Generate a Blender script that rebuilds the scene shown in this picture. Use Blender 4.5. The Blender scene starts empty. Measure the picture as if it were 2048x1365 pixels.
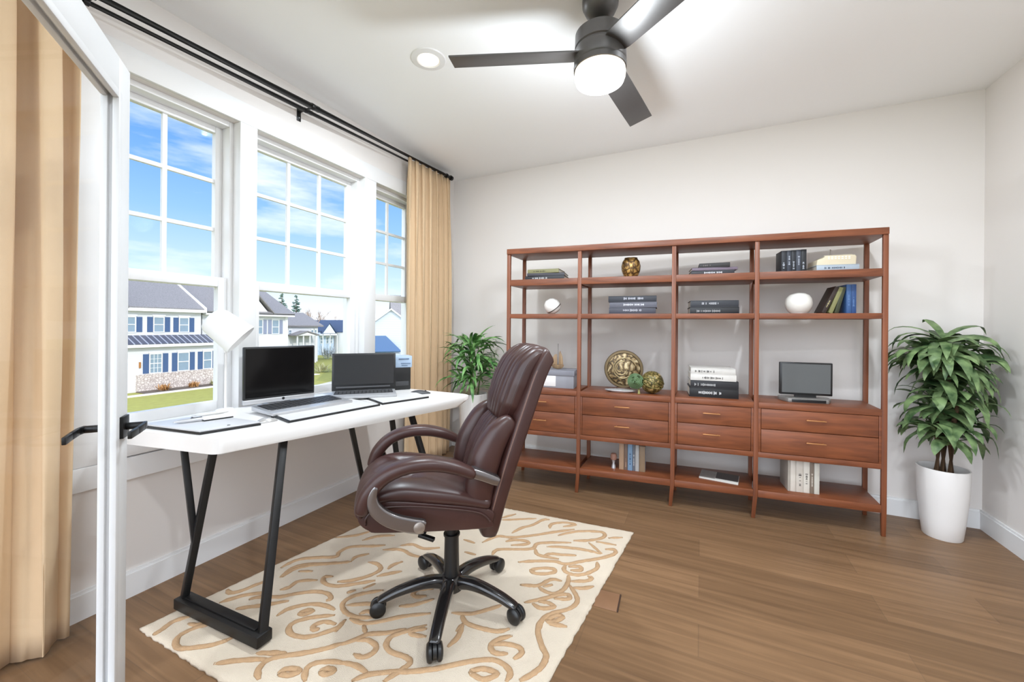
import bpy, bmesh, math, random
from mathutils import Vector, Matrix, noise

random.seed(7)
C = bpy.context.scene.collection
scene = bpy.context.scene
PI = math.pi

# ------------------------------------------------------------------ camera
YAW, ROLL = 0.43957, 0.00829
cam = bpy.data.cameras.new('camera')
cam_ob = bpy.data.objects.new('camera', cam)
C.objects.link(cam_ob)
cam.sensor_fit = 'HORIZONTAL'
cam.sensor_width = 36.0
cam.lens = 803.82 / 2048 * 36.0
cam.shift_y = -29.26 / 2048
cam.clip_start, cam.clip_end = 0.03, 600
_F = Vector((-math.sin(YAW), math.cos(YAW), 0))
_R = Vector((math.cos(YAW), math.sin(YAW), 0))
_U = Vector((0, 0, 1))
_r = _R * math.cos(ROLL) + _U * math.sin(ROLL)
_u = -_R * math.sin(ROLL) + _U * math.cos(ROLL)
cam_ob.matrix_world = Matrix(((_r.x, _u.x, -_F.x, 0), (_r.y, _u.y, -_F.y, 0), (_r.z, _u.z, -_F.z, 1.236), (0, 0, 0, 1)))
scene.camera = cam_ob

# ------------------------------------------------------------------ light and exposure
vs = scene.view_settings
scene.display_settings.display_device = 'sRGB'
vs.view_transform = 'Standard'
vs.look = 'None'
vs.gamma = 1.0
vs.use_curve_mapping = False
vs.exposure = 0.62

FILL = 2.6          # brightness of the sky patch added behind the camera to light the room
world = bpy.data.worlds.new('sky')
scene.world = world
world.use_nodes = True
nt = world.node_tree
nt.nodes.clear()
def wn(t, **kw):
    n = nt.nodes.new(t)
    for k, v in kw.items():
        setattr(n, k, v)
    return n
out = wn('ShaderNodeOutputWorld'); bg = wn('ShaderNodeBackground')
tc = wn('ShaderNodeTexCoord')
sep = wn('ShaderNodeSeparateXYZ'); nt.links.new(tc.outputs['Generated'], sep.inputs[0])
ramp = wn('ShaderNodeValToRGB')
nt.links.new(sep.outputs['Z'], ramp.inputs['Fac'])
cr = ramp.color_ramp
cr.elements[0].position = 0.0; cr.elements[0].color = (0.80, 0.86, 0.92, 1)
cr.elements[1].position = 0.46; cr.elements[1].color = (0.12, 0.31, 0.70, 1)
e = cr.elements.new(0.10); e.color = (0.46, 0.62, 0.77, 1)
e = cr.elements.new(0.22); e.color = (0.24, 0.44, 0.71, 1)
e = cr.elements.new(0.34); e.color = (0.13, 0.31, 0.65, 1)
# thin streaky clouds
mp = wn('ShaderNodeMapping'); mp.inputs['Scale'].default_value = (1.6, 1.6, 7.5)
nt.links.new(tc.outputs['Generated'], mp.inputs['Vector'])
nz = wn('ShaderNodeTexNoise'); nz.inputs['Scale'].default_value = 1.7; nz.inputs['Detail'].default_value = 6
nz.inputs['Roughness'].default_value = 0.55
nt.links.new(mp.outputs[0], nz.inputs['Vector'])
cramp = wn('ShaderNodeValToRGB')
cramp.color_ramp.elements[0].position = 0.53; cramp.color_ramp.elements[0].color = (0, 0, 0, 1)
cramp.color_ramp.elements[1].position = 0.80; cramp.color_ramp.elements[1].color = (1, 1, 1, 1)
nt.links.new(nz.outputs['Fac'], cramp.inputs['Fac'])
mixc = wn('ShaderNodeMix', data_type='RGBA')
nt.links.new(cramp.outputs['Color'], mixc.inputs[0])
nt.links.new(ramp.outputs['Color'], mixc.inputs[6])
mixc.inputs[7].default_value = (0.84, 0.87, 0.92, 1)
# added fill light: the unseen sky behind the camera is made much brighter
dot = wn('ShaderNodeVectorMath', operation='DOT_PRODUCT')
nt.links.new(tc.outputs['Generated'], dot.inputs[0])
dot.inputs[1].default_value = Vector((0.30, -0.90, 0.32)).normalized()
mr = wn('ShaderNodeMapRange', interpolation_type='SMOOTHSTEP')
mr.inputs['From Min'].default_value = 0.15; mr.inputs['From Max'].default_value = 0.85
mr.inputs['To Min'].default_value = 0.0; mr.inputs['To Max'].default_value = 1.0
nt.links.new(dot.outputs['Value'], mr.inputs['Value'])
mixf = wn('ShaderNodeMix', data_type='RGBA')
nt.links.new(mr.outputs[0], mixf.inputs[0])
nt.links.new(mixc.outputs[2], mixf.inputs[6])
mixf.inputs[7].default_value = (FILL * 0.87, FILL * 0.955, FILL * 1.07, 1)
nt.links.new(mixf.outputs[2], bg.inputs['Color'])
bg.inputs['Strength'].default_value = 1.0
nt.links.new(bg.outputs[0], out.inputs[0])

sun = bpy.data.lights.new('sun', 'SUN')
sun.energy = 1.4; sun.angle = 0.01; sun.color = (1.0, 0.95, 0.88)
sun_ob = bpy.data.objects.new('sun', sun); C.objects.link(sun_ob)
_el, _az = math.radians(34), math.radians(-12)
_sd = Vector((math.cos(_az) * math.cos(_el), math.sin(_az) * math.cos(_el), math.sin(_el)))
sun_ob.rotation_euler = _sd.to_track_quat('Z', 'Y').to_euler()

LAMP_W = 17.0       # each recessed downlight
FAN_W = 18.0        # the lamp under the fan

# ------------------------------------------------------------------ materials
def lin(c):
    r = []
    for v in c:
        v /= 255.0
        r.append(v / 12.92 if v <= 0.04045 else ((v + 0.055) / 1.055) ** 2.4)
    return (*r, 1)

def base_mat(name):
    m = bpy.data.materials.new(name); m.use_nodes = True
    n = m.node_tree.nodes
    return m, m.node_tree, n['Principled BSDF']

def pm(name, rgb, rough=0.5, metal=0.0, var=0.08, scale=18.0, bump=0.0, coat=0.0, spec=0.5, bscale=None):
    """a plain painted / moulded / woven surface: one colour with a faint procedural variation"""
    m, t, b = base_mat(name)
    L = t.links
    co = t.nodes.new('ShaderNodeTexCoord')
    nz = t.nodes.new('ShaderNodeTexNoise'); nz.inputs['Scale'].default_value = scale; nz.inputs['Detail'].default_value = 4
    L.new(co.outputs['Object'], nz.inputs['Vector'])
    mx = t.nodes.new('ShaderNodeMix'); mx.data_type = 'RGBA'
    c = lin(rgb)
    mx.inputs[6].default_value = (c[0] * (1 - var), c[1] * (1 - var), c[2] * (1 - var), 1)
    mx.inputs[7].default_value = (min(1, c[0] * (1 + var)), min(1, c[1] * (1 + var)), min(1, c[2] * (1 + var)), 1)
    L.new(nz.outputs['Fac'], mx.inputs[0]); L.new(mx.outputs[2], b.inputs['Base Color'])
    b.inputs['Roughness'].default_value = rough; b.inputs['Metallic'].default_value = metal
    b.inputs['Specular IOR Level'].default_value = spec
    b.inputs['Coat Weight'].default_value = coat; b.inputs['Coat Roughness'].default_value = 0.15
    if bump:
        n2 = t.nodes.new('ShaderNodeTexNoise'); n2.inputs['Scale'].default_value = bscale or scale * 10; n2.inputs['Detail'].default_value = 3
        L.new(co.outputs['Object'], n2.inputs['Vector'])
        bp = t.nodes.new('ShaderNodeBump'); bp.inputs['Strength'].default_value = bump; bp.inputs['Distance'].default_value = 0.004
        L.new(n2.outputs['Fac'], bp.inputs['Height']); L.new(bp.outputs[0], b.inputs['Normal'])
    return m

def emit_mat(name, rgb, strength):
    m, t, b = base_mat(name)
    b.inputs['Base Color'].default_value = (0.9, 0.9, 0.88, 1)
    b.inputs['Emission Color'].default_value = lin(rgb)
    b.inputs['Emission Strength'].default_value = strength
    b.inputs['Roughness'].default_value = 0.4
    return m

def wood_mat(name, dark, light, axis=0, scale=1.0, rough=0.42, streak=14.0):
    """wood with fine grain lines running along one axis of the object"""
    m, t, b = base_mat(name); L = t.links
    co = t.nodes.new('ShaderNodeTexCoord')
    mp = t.nodes.new('ShaderNodeMapping')
    s = [streak * 3, streak * 3, streak * 3]; s[axis] = 1.3
    mp.inputs['Scale'].default_value = [v * scale for v in s]
    L.new(co.outputs['Object'], mp.inputs['Vector'])
    n1 = t.nodes.new('ShaderNodeTexNoise'); n1.inputs['Scale'].default_value = 1.0; n1.inputs['Detail'].default_value = 6
    n1.inputs['Distortion'].default_value = 0.6
    L.new(mp.outputs[0], n1.inputs['Vector'])
    n2 = t.nodes.new('ShaderNodeTexNoise'); n2.inputs['Scale'].default_value = 2.5; n2.inputs['Detail'].default_value = 2
    L.new(co.outputs['Object'], n2.inputs['Vector'])
    ad = t.nodes.new('ShaderNodeMath'); ad.operation = 'MULTIPLY_ADD'
    L.new(n1.outputs['Fac'], ad.inputs[0]); ad.inputs[1].default_value = 0.75
    ml = t.nodes.new('ShaderNodeMath'); ml.operation = 'MULTIPLY'; L.new(n2.outputs['Fac'], ml.inputs[0]); ml.inputs[1].default_value = 0.25
    L.new(ml.outputs[0], ad.inputs[2])
    rp = t.nodes.new('ShaderNodeValToRGB')
    rp.color_ramp.elements[0].position = 0.3; rp.color_ramp.elements[0].color = lin(dark)
    rp.color_ramp.elements[1].position = 0.68; rp.color_ramp.elements[1].color = lin(light)
    L.new(ad.outputs[0], rp.inputs['Fac']); L.new(rp.outputs[0], b.inputs['Base Color'])
    b.inputs['Roughness'].default_value = rough
    return m

def plank_mat(name):
    """oak boards about 19 cm wide laid along x"""
    m, t, b = base_mat(name); L = t.links
    co = t.nodes.new('ShaderNodeTexCoord')
    br = t.nodes.new('ShaderNodeTexBrick')
    br.offset = 0.37; br.offset_frequency = 2; br.squash = 1.0
    br.inputs['Scale'].default_value = 1.0
    br.inputs['Brick Width'].default_value = 1.15; br.inputs['Row Height'].default_value = 0.185
    br.inputs['Mortar Size'].default_value = 0.0016; br.inputs['Mortar Smooth'].default_value = 0.3
    br.inputs['Bias'].default_value = 0.0
    br.inputs['Color1'].default_value = lin((124, 95, 68)); br.inputs['Color2'].default_value = lin((141, 109, 79))
    br.inputs['Mortar'].default_value = lin((118, 92, 68))
    L.new(co.outputs['Object'], br.inputs['Vector'])
    mp = t.nodes.new('ShaderNodeMapping'); mp.inputs['Scale'].default_value = (1.6, 34, 1)
    L.new(co.outputs['Object'], mp.inputs['Vector'])
    n1 = t.nodes.new('ShaderNodeTexNoise'); n1.inputs['Scale'].default_value = 1.0; n1.inputs['Detail'].default_value = 7; n1.inputs['Distortion'].default_value = 0.8
    L.new(mp.outputs[0], n1.inputs['Vector'])
    rp = t.nodes.new('ShaderNodeValToRGB')
    rp.color_ramp.elements[0].position = 0.3; rp.color_ramp.elements[0].color = (0.70, 0.68, 0.66, 1)
    rp.color_ramp.elements[1].position = 0.7; rp.color_ramp.elements[1].color = (1.08, 1.08, 1.08, 1)
    L.new(n1.outputs['Fac'], rp.inputs['Fac'])
    mx = t.nodes.new('ShaderNodeMix'); mx.data_type = 'RGBA'; mx.blend_type = 'MULTIPLY'; mx.inputs[0].default_value = 1.0
    L.new(br.outputs['Color'], mx.inputs[6]); L.new(rp.outputs[0], mx.inputs[7])
    L.new(mx.outputs[2], b.inputs['Base Color'])
    b.inputs['Roughness'].default_value = 0.42
    b.inputs['Specular IOR Level'].default_value = 0.35
    bp = t.nodes.new('ShaderNodeBump'); bp.inputs['Strength'].default_value = 0.15; bp.inputs['Distance'].default_value = 0.002
    L.new(br.outputs['Fac'], bp.inputs['Height']); bp.invert = True
    L.new(bp.outputs[0], b.inputs['Normal'])
    return m

def glass_mat(name, refl=0.05, tint=(1, 1, 1)):
    m = bpy.data.materials.new(name); m.use_nodes = True
    t = m.node_tree; t.nodes.clear()
    o = t.nodes.new('ShaderNodeOutputMaterial'); mix = t.nodes.new('ShaderNodeMixShader')
    tr = t.nodes.new('ShaderNodeBsdfTransparent'); tr.inputs[0].default_value = (*tint, 1)
    gl = t.nodes.new('ShaderNodeBsdfGlossy'); gl.inputs['Roughness'].default_value = 0.02
    mix.inputs[0].default_value = refl
    t.links.new(tr.outputs[0], mix.inputs[1]); t.links.new(gl.outputs[0], mix.inputs[2]); t.links.new(mix.outputs[0], o.inputs[0])
    return m

def cell_mat(name, c1, c2, c3, scale=30, rough=0.3, metal=0.4, bump=0.6):
    """crackled / filigree ornament surface"""
    m, t, b = base_mat(name); L = t.links
    co = t.nodes.new('ShaderNodeTexCoord')
    nz = t.nodes.new('ShaderNodeTexNoise'); nz.inputs['Scale'].default_value = scale * 0.5; nz.inputs['Detail'].default_value = 3
    L.new(co.outputs['Object'], nz.inputs['Vector'])
    vo = t.nodes.new('ShaderNodeTexVoronoi'); vo.feature = 'DISTANCE_TO_EDGE'; vo.inputs['Scale'].default_value = scale
    mxv = t.nodes.new('ShaderNodeMix'); mxv.data_type = 'RGBA'; mxv.inputs[0].default_value = 0.12
    L.new(co.outputs['Object'], mxv.inputs[6]); L.new(nz.outputs['Color'], mxv.inputs[7])
    L.new(mxv.outputs[2], vo.inputs['Vector'])
    rp = t.nodes.new('ShaderNodeValToRGB')
    rp.color_ramp.elements[0].position = 0.0; rp.color_ramp.elements[0].color = lin(c1)
    rp.color_ramp.elements[1].position = 0.35; rp.color_ramp.elements[1].color = lin(c3)
    e = rp.color_ramp.elements.new(0.12); e.color = lin(c2)
    L.new(vo.outputs['Distance'], rp.inputs['Fac']); L.new(rp.outputs[0], b.inputs['Base Color'])
    b.inputs['Roughness'].default_value = rough; b.inputs['Metallic'].default_value = metal
    bp = t.nodes.new('ShaderNodeBump'); bp.inputs['Strength'].default_value = bump; bp.inputs['Distance'].default_value = 0.004
    L.new(vo.outputs['Distance'], bp.inputs['Height']); L.new(bp.outputs[0], b.inputs['Normal'])
    return m

def stripe_mat(name, c1, c2, axis, freq, frac=0.12, rough=0.5):
    """thin regular lines across one object axis (clapboard, seams, louvres)"""
    m, t, b = base_mat(name); L = t.links
    co = t.nodes.new('ShaderNodeTexCoord'); sp = t.nodes.new('ShaderNodeSeparateXYZ')
    L.new(co.outputs['Object'], sp.inputs[0])
    mu = t.nodes.new('ShaderNodeMath'); mu.operation = 'MULTIPLY'; mu.inputs[1].default_value = freq
    L.new(sp.outputs[axis], mu.inputs[0])
    fr = t.nodes.new('ShaderNodeMath'); fr.operation = 'FRACT'; L.new(mu.outputs[0], fr.inputs[0])
    lt = t.nodes.new('ShaderNodeMath'); lt.operation = 'LESS_THAN'; lt.inputs[1].default_value = frac; L.new(fr.outputs[0], lt.inputs[0])
    mx = t.nodes.new('ShaderNodeMix'); mx.data_type = 'RGBA'
    mx.inputs[6].default_value = lin(c1); mx.inputs[7].default_value = lin(c2)
    L.new(lt.outputs[0], mx.inputs[0]); L.new(mx.outputs[2], b.inputs['Base Color'])
    b.inputs['Roughness'].default_value = rough
    return m

def leather_mat(name, rgb):
    m, t, b = base_mat(name); L = t.links
    co = t.nodes.new('ShaderNodeTexCoord')
    nz = t.nodes.new('ShaderNodeTexNoise'); nz.inputs['Scale'].default_value = 7; nz.inputs['Detail'].default_value = 5
    L.new(co.outputs['Object'], nz.inputs['Vector'])
    c = lin(rgb)
    mx = t.nodes.new('ShaderNodeMix'); mx.data_type = 'RGBA'
    mx.inputs[6].default_value = tuple(v * 0.6 for v in c[:3]) + (1,); mx.inputs[7].default_value = tuple(v * 1.3 for v in c[:3]) + (1,)
    L.new(nz.outputs['Fac'], mx.inputs[0]); L.new(mx.outputs[2], b.inputs['Base Color'])
    b.inputs['Roughness'].default_value = 0.36
    vo = t.nodes.new('ShaderNodeTexVoronoi'); vo.inputs['Scale'].default_value = 260
    L.new(co.outputs['Object'], vo.inputs['Vector'])
    bp = t.nodes.new('ShaderNodeBump'); bp.inputs['Strength'].default_value = 0.08; bp.inputs['Distance'].default_value = 0.001
    L.new(vo.outputs['Distance'], bp.inputs['Height']); L.new(bp.outputs[0], b.inputs['Normal'])
    return m

# ------------------------------------------------------------------ mesh helpers
def BM():
    return bmesh.new()

def box(bm, x0, x1, y0, y1, z0, z1, mat=None):
    vs_ = [bm.verts.new(p) for p in ((x0, y0, z0), (x1, y0, z0), (x1, y1, z0), (x0, y1, z0), (x0, y0, z1), (x1, y0, z1), (x1, y1, z1), (x0, y1, z1))]
    if mat is not None:
        for v in vs_:
            v.co = mat @ v.co
    for f in ((3, 2, 1, 0), (4, 5, 6, 7), (0, 1, 5, 4), (1, 2, 6, 5), (2, 3, 7, 6), (3, 0, 4, 7)):
        bm.faces.new([vs_[i] for i in f])
    return bm

def frame_of(d):
    d = Vector(d).normalized()
    up = Vector((0, 0, 1)) if abs(d.z) < 0.95 else Vector((1, 0, 0))
    a = d.cross(up).normalized()
    return d, a, a.cross(d).normalized()

def bar(bm, p, q, w, h, up=None):
    """rectangular bar from p to q: w across, h in the up direction"""
    p, q = Vector(p), Vector(q)
    d, a, b = frame_of(q - p)
    if up is not None:
        a = d.cross(Vector(up)).normalized(); b = a.cross(d).normalized()
    vs_ = []
    for c in (p, q):
        for (i, j) in ((-1, -1), (1, -1), (1, 1), (-1, 1)):
            vs_.append(bm.verts.new(c + a * (i * w / 2) + b * (j * h / 2)))
    for f in ((3, 2, 1, 0), (4, 5, 6, 7), (0, 1, 5, 4), (1, 2, 6, 5), (2, 3, 7, 6), (3, 0, 4, 7)):
        bm.faces.new([vs_[i] for i in f])
    return bm

def tube(bm, pts, r, n=10, cap=True, closed=False):
    pts = [Vector(p) for p in pts]
    rr = r if isinstance(r, (list, tuple)) else [r] * len(pts)
    rings = []
    prev = None
    for i, p in enumerate(pts):
        if closed:
            d = pts[(i + 1) % len(pts)] - pts[i - 1]
        else:
            d = pts[min(i + 1, len(pts) - 1)] - pts[max(i - 1, 0)]
        d, a, b = frame_of(d)
        if prev is not None:
            a = (prev - d * prev.dot(d))
            a = a.normalized() if a.length > 1e-6 else frame_of(d)[1]
            b = d.cross(a)
        prev = a
        rings.append([bm.verts.new(p + (a * math.cos(2 * PI * k / n) + b * math.sin(2 * PI * k / n)) * rr[i]) for k in range(n)])
    m = len(rings)
    for i in range(m if closed else m - 1):
        A, B_ = rings[i], rings[(i + 1) % m]
        for k in range(n):
            bm.faces.new((A[k], A[(k + 1) % n], B_[(k + 1) % n], B_[k]))
    if cap and not closed:
        bm.faces.new(rings[0][::-1]); bm.faces.new(rings[-1])
    return bm

def lathe(bm, prof, n=32, c=(0, 0, 0), axis=None, sx=1.0, sy=1.0):
    """revolve [(r, z)...]; r = 0 closes with a point"""
    q = Matrix.Identity(3)
    if axis is not None:
        q = Vector((0, 0, 1)).rotation_difference(Vector(axis)).to_matrix()
    c = Vector(c)
    rings = []
    for r, z in prof:
        if r < 1e-6:
            rings.append([bm.verts.new(c + q @ Vector((0, 0, z)))])
        else:
            rings.append([bm.verts.new(c + q @ Vector((r * sx * math.cos(2 * PI * k / n), r * sy * math.sin(2 * PI * k / n), z))) for k in range(n)])
    for A, B_ in zip(rings, rings[1:]):
        for k in range(n):
            k2 = (k + 1) % n
            if len(A) == 1 and len(B_) == 1:
                continue
            if len(A) == 1:
                bm.faces.new((A[0], B_[k2], B_[k]))
            elif len(B_) == 1:
                bm.faces.new((A[k], A[k2], B_[0]))
            else:
                bm.faces.new((A[k], A[k2], B_[k2], B_[k]))
    if len(rings[0]) > 1:
        bm.faces.new(rings[0][::-1])
    if len(rings[-1]) > 1:
        bm.faces.new(rings[-1])
    return bm

def cyl(bm, c, r, h, n=24, axis=None, r2=None):
    return lathe(bm, [(r, 0), (r if r2 is None else r2, h)], n, c, axis)

def prism(bm, poly, z0, z1, top=None):
    """extrude a plan polygon between two heights"""
    a = [bm.verts.new((p[0], p[1], z0)) for p in poly]
    b = [bm.verts.new((p[0], p[1], z1)) for p in (top or poly)]
    n = len(poly)
    bm.faces.new(a[::-1]); bm.faces.new(b)
    for i in range(n):
        bm.faces.new((a[i], a[(i + 1) % n], b[(i + 1) % n], b[i]))
    return bm

def slab(bm, poly3, th, nrm):
    """a flat polygon in space given a thickness along nrm"""
    nrm = Vector(nrm).normalized() * th
    a = [bm.verts.new(Vector(p)) for p in poly3]; b = [bm.verts.new(Vector(p) + nrm) for p in poly3]
    n = len(a)
    bm.faces.new(a[::-1]); bm.faces.new(b)
    for i in range(n):
        bm.faces.new((a[i], a[(i + 1) % n], b[(i + 1) % n], b[i]))
    return bm

def catmull(pts, sub=6, closed=False):
    pts = [Vector(p) for p in pts]
    n = len(pts); o = []
    for i in range(n if closed else n - 1):
        if closed:
            p0, p1, p2, p3 = pts[i - 1], pts[i], pts[(i + 1) % n], pts[(i + 2) % n]
        else:
            p0, p1, p2, p3 = pts[max(i - 1, 0)], pts[i], pts[i + 1], pts[min(i + 2, n - 1)]
        for k in range(sub):
            t = k / sub
            o.append(0.5 * ((2 * p1) + (p2 - p0) * t + (2 * p0 - 5 * p1 + 4 * p2 - p3) * t * t + (3 * p1 - p0 - 3 * p2 + p3) * t ** 3))
    if not closed:
        o.append(pts[-1])
    return o

def sweep(bm, path, hw, ht, y0=0.0, n=28, p=3.0, sub=6, endr=0.7, mod=None):
    """cushion: super-elliptic section carried along a profile (x, z); hw = half width in y, ht = half thickness.
    mod(s, yy, side) returns an extra outward offset"""
    P_ = catmull([(a, 0, b) for a, b in path], sub)
    m = len(P_)
    def val(v, s):
        if not isinstance(v, (list, tuple)):
            return v
        x = s * (len(v) - 1); i = min(int(x), len(v) - 2); f = x - i
        return v[i] * (1 - f) + v[i + 1] * f
    rings = []
    for i, c in enumerate(P_):
        s = i / (m - 1)
        t = P_[min(i + 1, m - 1)] - P_[max(i - 1, 0)]
        t = Vector((t.x, 0, t.z)).normalized()
        nr = Vector((-t.z, 0, t.x))
        w, h = val(hw, s), val(ht, s)
        ed = min(s, 1 - s) * (m - 1)
        k_ = 1.0
        if ed < 3:
            k_ = endr + (1 - endr) * math.sqrt(max(0, 1 - (1 - ed / 3) ** 2))
        ring = []
        for k in range(n):
            a = 2 * PI * k / n
            ca, sa = math.cos(a), math.sin(a)
            yy = math.copysign(abs(ca) ** (2 / p), ca); zz = math.copysign(abs(sa) ** (2 / p), sa)
            off = mod(s, yy, zz) if mod else 0.0
            ring.append(bm.verts.new(c + Vector((0, y0 + yy * w * (0.5 + 0.5 * k_ if k_ < 1 else 1), 0)) + nr * (zz * h * k_ + off)))
        rings.append(ring)
    for A, B_ in zip(rings, rings[1:]):
        for k in range(n):
            bm.faces.new((A[k], A[(k + 1) % n], B_[(k + 1) % n], B_[k]))
    bm.faces.new(rings[0][::-1]); bm.faces.new(rings[-1])
    return bm

def obj(name, bm, mat, parent=None, bevel=0.0, smooth=True, angle=40, seg=2):
    if bevel:
        bm.normal_update()
        es = [e_ for e_ in bm.edges if len(e_.link_faces) == 2 and e_.calc_face_angle(0) > math.radians(30)]
        bmesh.ops.bevel(bm, geom=es, offset=bevel, segments=seg, affect='EDGES', profile=0.5, clamp_overlap=True)
    bmesh.ops.recalc_face_normals(bm, faces=bm.faces)
    me = bpy.data.meshes.new(name)
    bm.to_mesh(me); bm.free()
    me.materials.append(mat)
    if smooth:
        for f in me.polygons:
            f.use_smooth = True
        me.set_sharp_from_angle(angle=math.radians(angle))
    o = bpy.data.objects.new(name, me)
    C.objects.link(o)
    if parent is not None:
        o.parent = parent
    return o

def tag(o, label, cat, group=None, kind=None):
    o['label'] = label; o['category'] = cat
    if group: o['group'] = group
    if kind: o['kind'] = kind
    return o

def thing(name, label, cat, loc=(0, 0, 0), rotz=0.0, group=None):
    o = bpy.data.objects.new(name, None); C.objects.link(o)
    o.empty_display_size = 0.05
    o.location = loc; o.rotation_euler = (0, 0, rotz)
    return tag(o, label, cat, group)

def struct(name, bm, mat, parent=None, bevel=0.0, label=None, cat=None):
    o = obj(name, bm, mat, parent, bevel)
    if parent is None:
        o['kind'] = 'structure'
        if label: o['label'] = label
        if cat: o['category'] = cat
    return o

def lab(o, text):
    o['label'] = text
    return o

# ------------------------------------------------------------------ palette
WALL = pm('wall_paint', (228, 222, 217), 0.85, var=0.01, scale=3)
CEIL = pm('ceiling_paint', (250, 250, 250), 0.9, var=0.008, scale=3)
TRIM = pm('white_trim_paint', (233, 232, 231), 0.45, var=0.01, scale=4)
DOORW = pm('door_paint', (218, 218, 218), 0.45, var=0.01, scale=4)
FLOOR = plank_mat('oak_floor_boards')
GLASS = glass_mat('window_glass', 0.0005)
DOORGLASS = glass_mat('door_glass', 0.02)
BLACK = pm('black_metal', (26, 25, 25), 0.4, 0.3, var=0.1)
BLACKPL = pm('black_plastic', (22, 22, 23), 0.35, var=0.1)
WHITEPL = pm('white_lacquer', (234, 231, 228), 0.35, var=0.01)
SILVER = pm('silver_metal', (196, 196, 198), 0.35, 0.6, var=0.04)
CHROME = pm('polished_chrome', (138, 134, 134), 0.22, 0.9, var=0.03)
WALNUT = wood_mat('walnut_along_x', (98, 52, 30), (138, 78, 46), 0)
WALNUTV = wood_mat('walnut_along_z', (98, 52, 30), (138, 78, 46), 2)
BRASS = pm('brass', (196, 140, 92), 0.35, 0.7, var=0.05)
LEATHER = leather_mat('brown_leather', (62, 37, 33))
CURTAIN = pm('beige_curtain_cloth', (215, 186, 150), 0.9, var=0.03, scale=40, bump=0.15, bscale=600)
BRONZE = pm('dark_bronze_metal', (88, 85, 83), 0.42, 0.5, var=0.06, scale=60)
PAGES = stripe_mat('book_pages', (226, 220, 206), (190, 182, 168), 2, 260, 0.4)

# ================================================================== THE ROOM
XL, XR, YB, H = -2.332, 1.593, 3.516, 2.74
YF = -0.6
struct('floor', box(BM(), XL - 0.2, XR + 0.15, -3.0, YB + 0.15, -0.25, 0), FLOOR)
struct('ceiling', box(BM(), XL - 0.2, XR + 0.15, YF, YB + 0.15, H, H + 0.2), CEIL)
struct('wall_back', box(BM(), XL - 0.2, XR + 0.15, YB, YB + 0.15, 0, H), WALL)
struct('wall_right', box(BM(), XR, XR + 0.15, -3.0, YB, 0, H), WALL)
OZ0, OZ1 = 0.735, 2.36            # window opening
WIN = [(0.80, 1.37, 2), (1.465, 2.285, 3), (2.40, 2.95, 2)]
bm = BM()
XO = XL - 0.2
box(bm, XO, XL, YF, YB, 0, OZ0); box(bm, XO, XL, YF, YB, OZ1, H)
box(bm, XO, XL, YF, WIN[0][0], OZ0, OZ1); box(bm, XO, XL, WIN[2][1], YB, OZ0, OZ1)
struct('wall_left', bm, WALL)

def baseboard(name, bm, horiz):
    return struct(name, bm, TRIM)
bm = BM(); box(bm, XL, XL + 0.016, YF, YB, 0, 0.105); box(bm, XL, XL + 0.010, YF, YB, 0.105, 0.118)
baseboard('baseboard_left', bm, 0)
bm = BM(); box(bm, XL + 0.016, XR - 0.016, YB - 0.016, YB, 0, 0.105); box(bm, XL + 0.016, XR - 0.016, YB - 0.010, YB, 0.105, 0.118)
baseboard('baseboard_back', bm, 0)
bm = BM(); box(bm, XR - 0.016, XR, -0.6, YB, 0, 0.105); box(bm, XR - 0.010, XR, -0.6, YB, 0.105, 0.118)
baseboard('baseboard_right', bm, 0)

# casings round the row of three windows
XC = XL + 0.018
CZ = 2.476
Y0, Y1 = 0.685, 3.065
struct('trim_1', box(BM(), XL, XC, Y0, Y1, OZ1, CZ), TRIM, bevel=0.003)                 # head
bm = BM(); box(bm, XL, XC, Y0, WIN[0][0], OZ0 - 0.1, OZ1)
struct('trim_2', bm, TRIM, bevel=0.003)
bm = BM(); box(bm, XL, XC, WIN[2][1], Y1, OZ0 - 0.1, OZ1)
struct('trim_3', bm, TRIM, bevel=0.003)
for i, (a, b) in enumerate(((WIN[0][1], WIN[1][0]), (WIN[1][1], WIN[2][0]))):
    bm = BM(); box(bm, XO, XC, a, b, OZ0, OZ1)
    struct('trim_%d' % (4 + i), bm, TRIM, bevel=0.003)                                    # posts between the windows
bm = BM(); box(bm, XO, XL + 0.022, WIN[0][0], WIN[2][1], OZ0 - 0.02, OZ0 + 0.012)
struct('trim_6', bm, TRIM, bevel=0.003)                                                   # sill board
bm = BM(); box(bm, XL, XC, WIN[0][0], WIN[2][1], 0.640, OZ0 - 0.02); box(bm, XL, XC + 0.004, Y0, Y1, 0.535, 0.634)
struct('trim_7', bm, TRIM, bevel=0.003)                                                   # apron

def ring(bm, x0, x1, ya, yb, za, zb, w, wb=None, wt=None):
    wb = w if wb is None else wb; wt = w if wt is None else wt
    box(bm, x0, x1, ya, ya + w, za, zb); box(bm, x0, x1, yb - w, yb, za, zb)
    box(bm, x0, x1, ya + w, yb - w, za, za + wb); box(bm, x0, x1, ya + w, yb - w, zb - wt, zb)
    return bm

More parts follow.
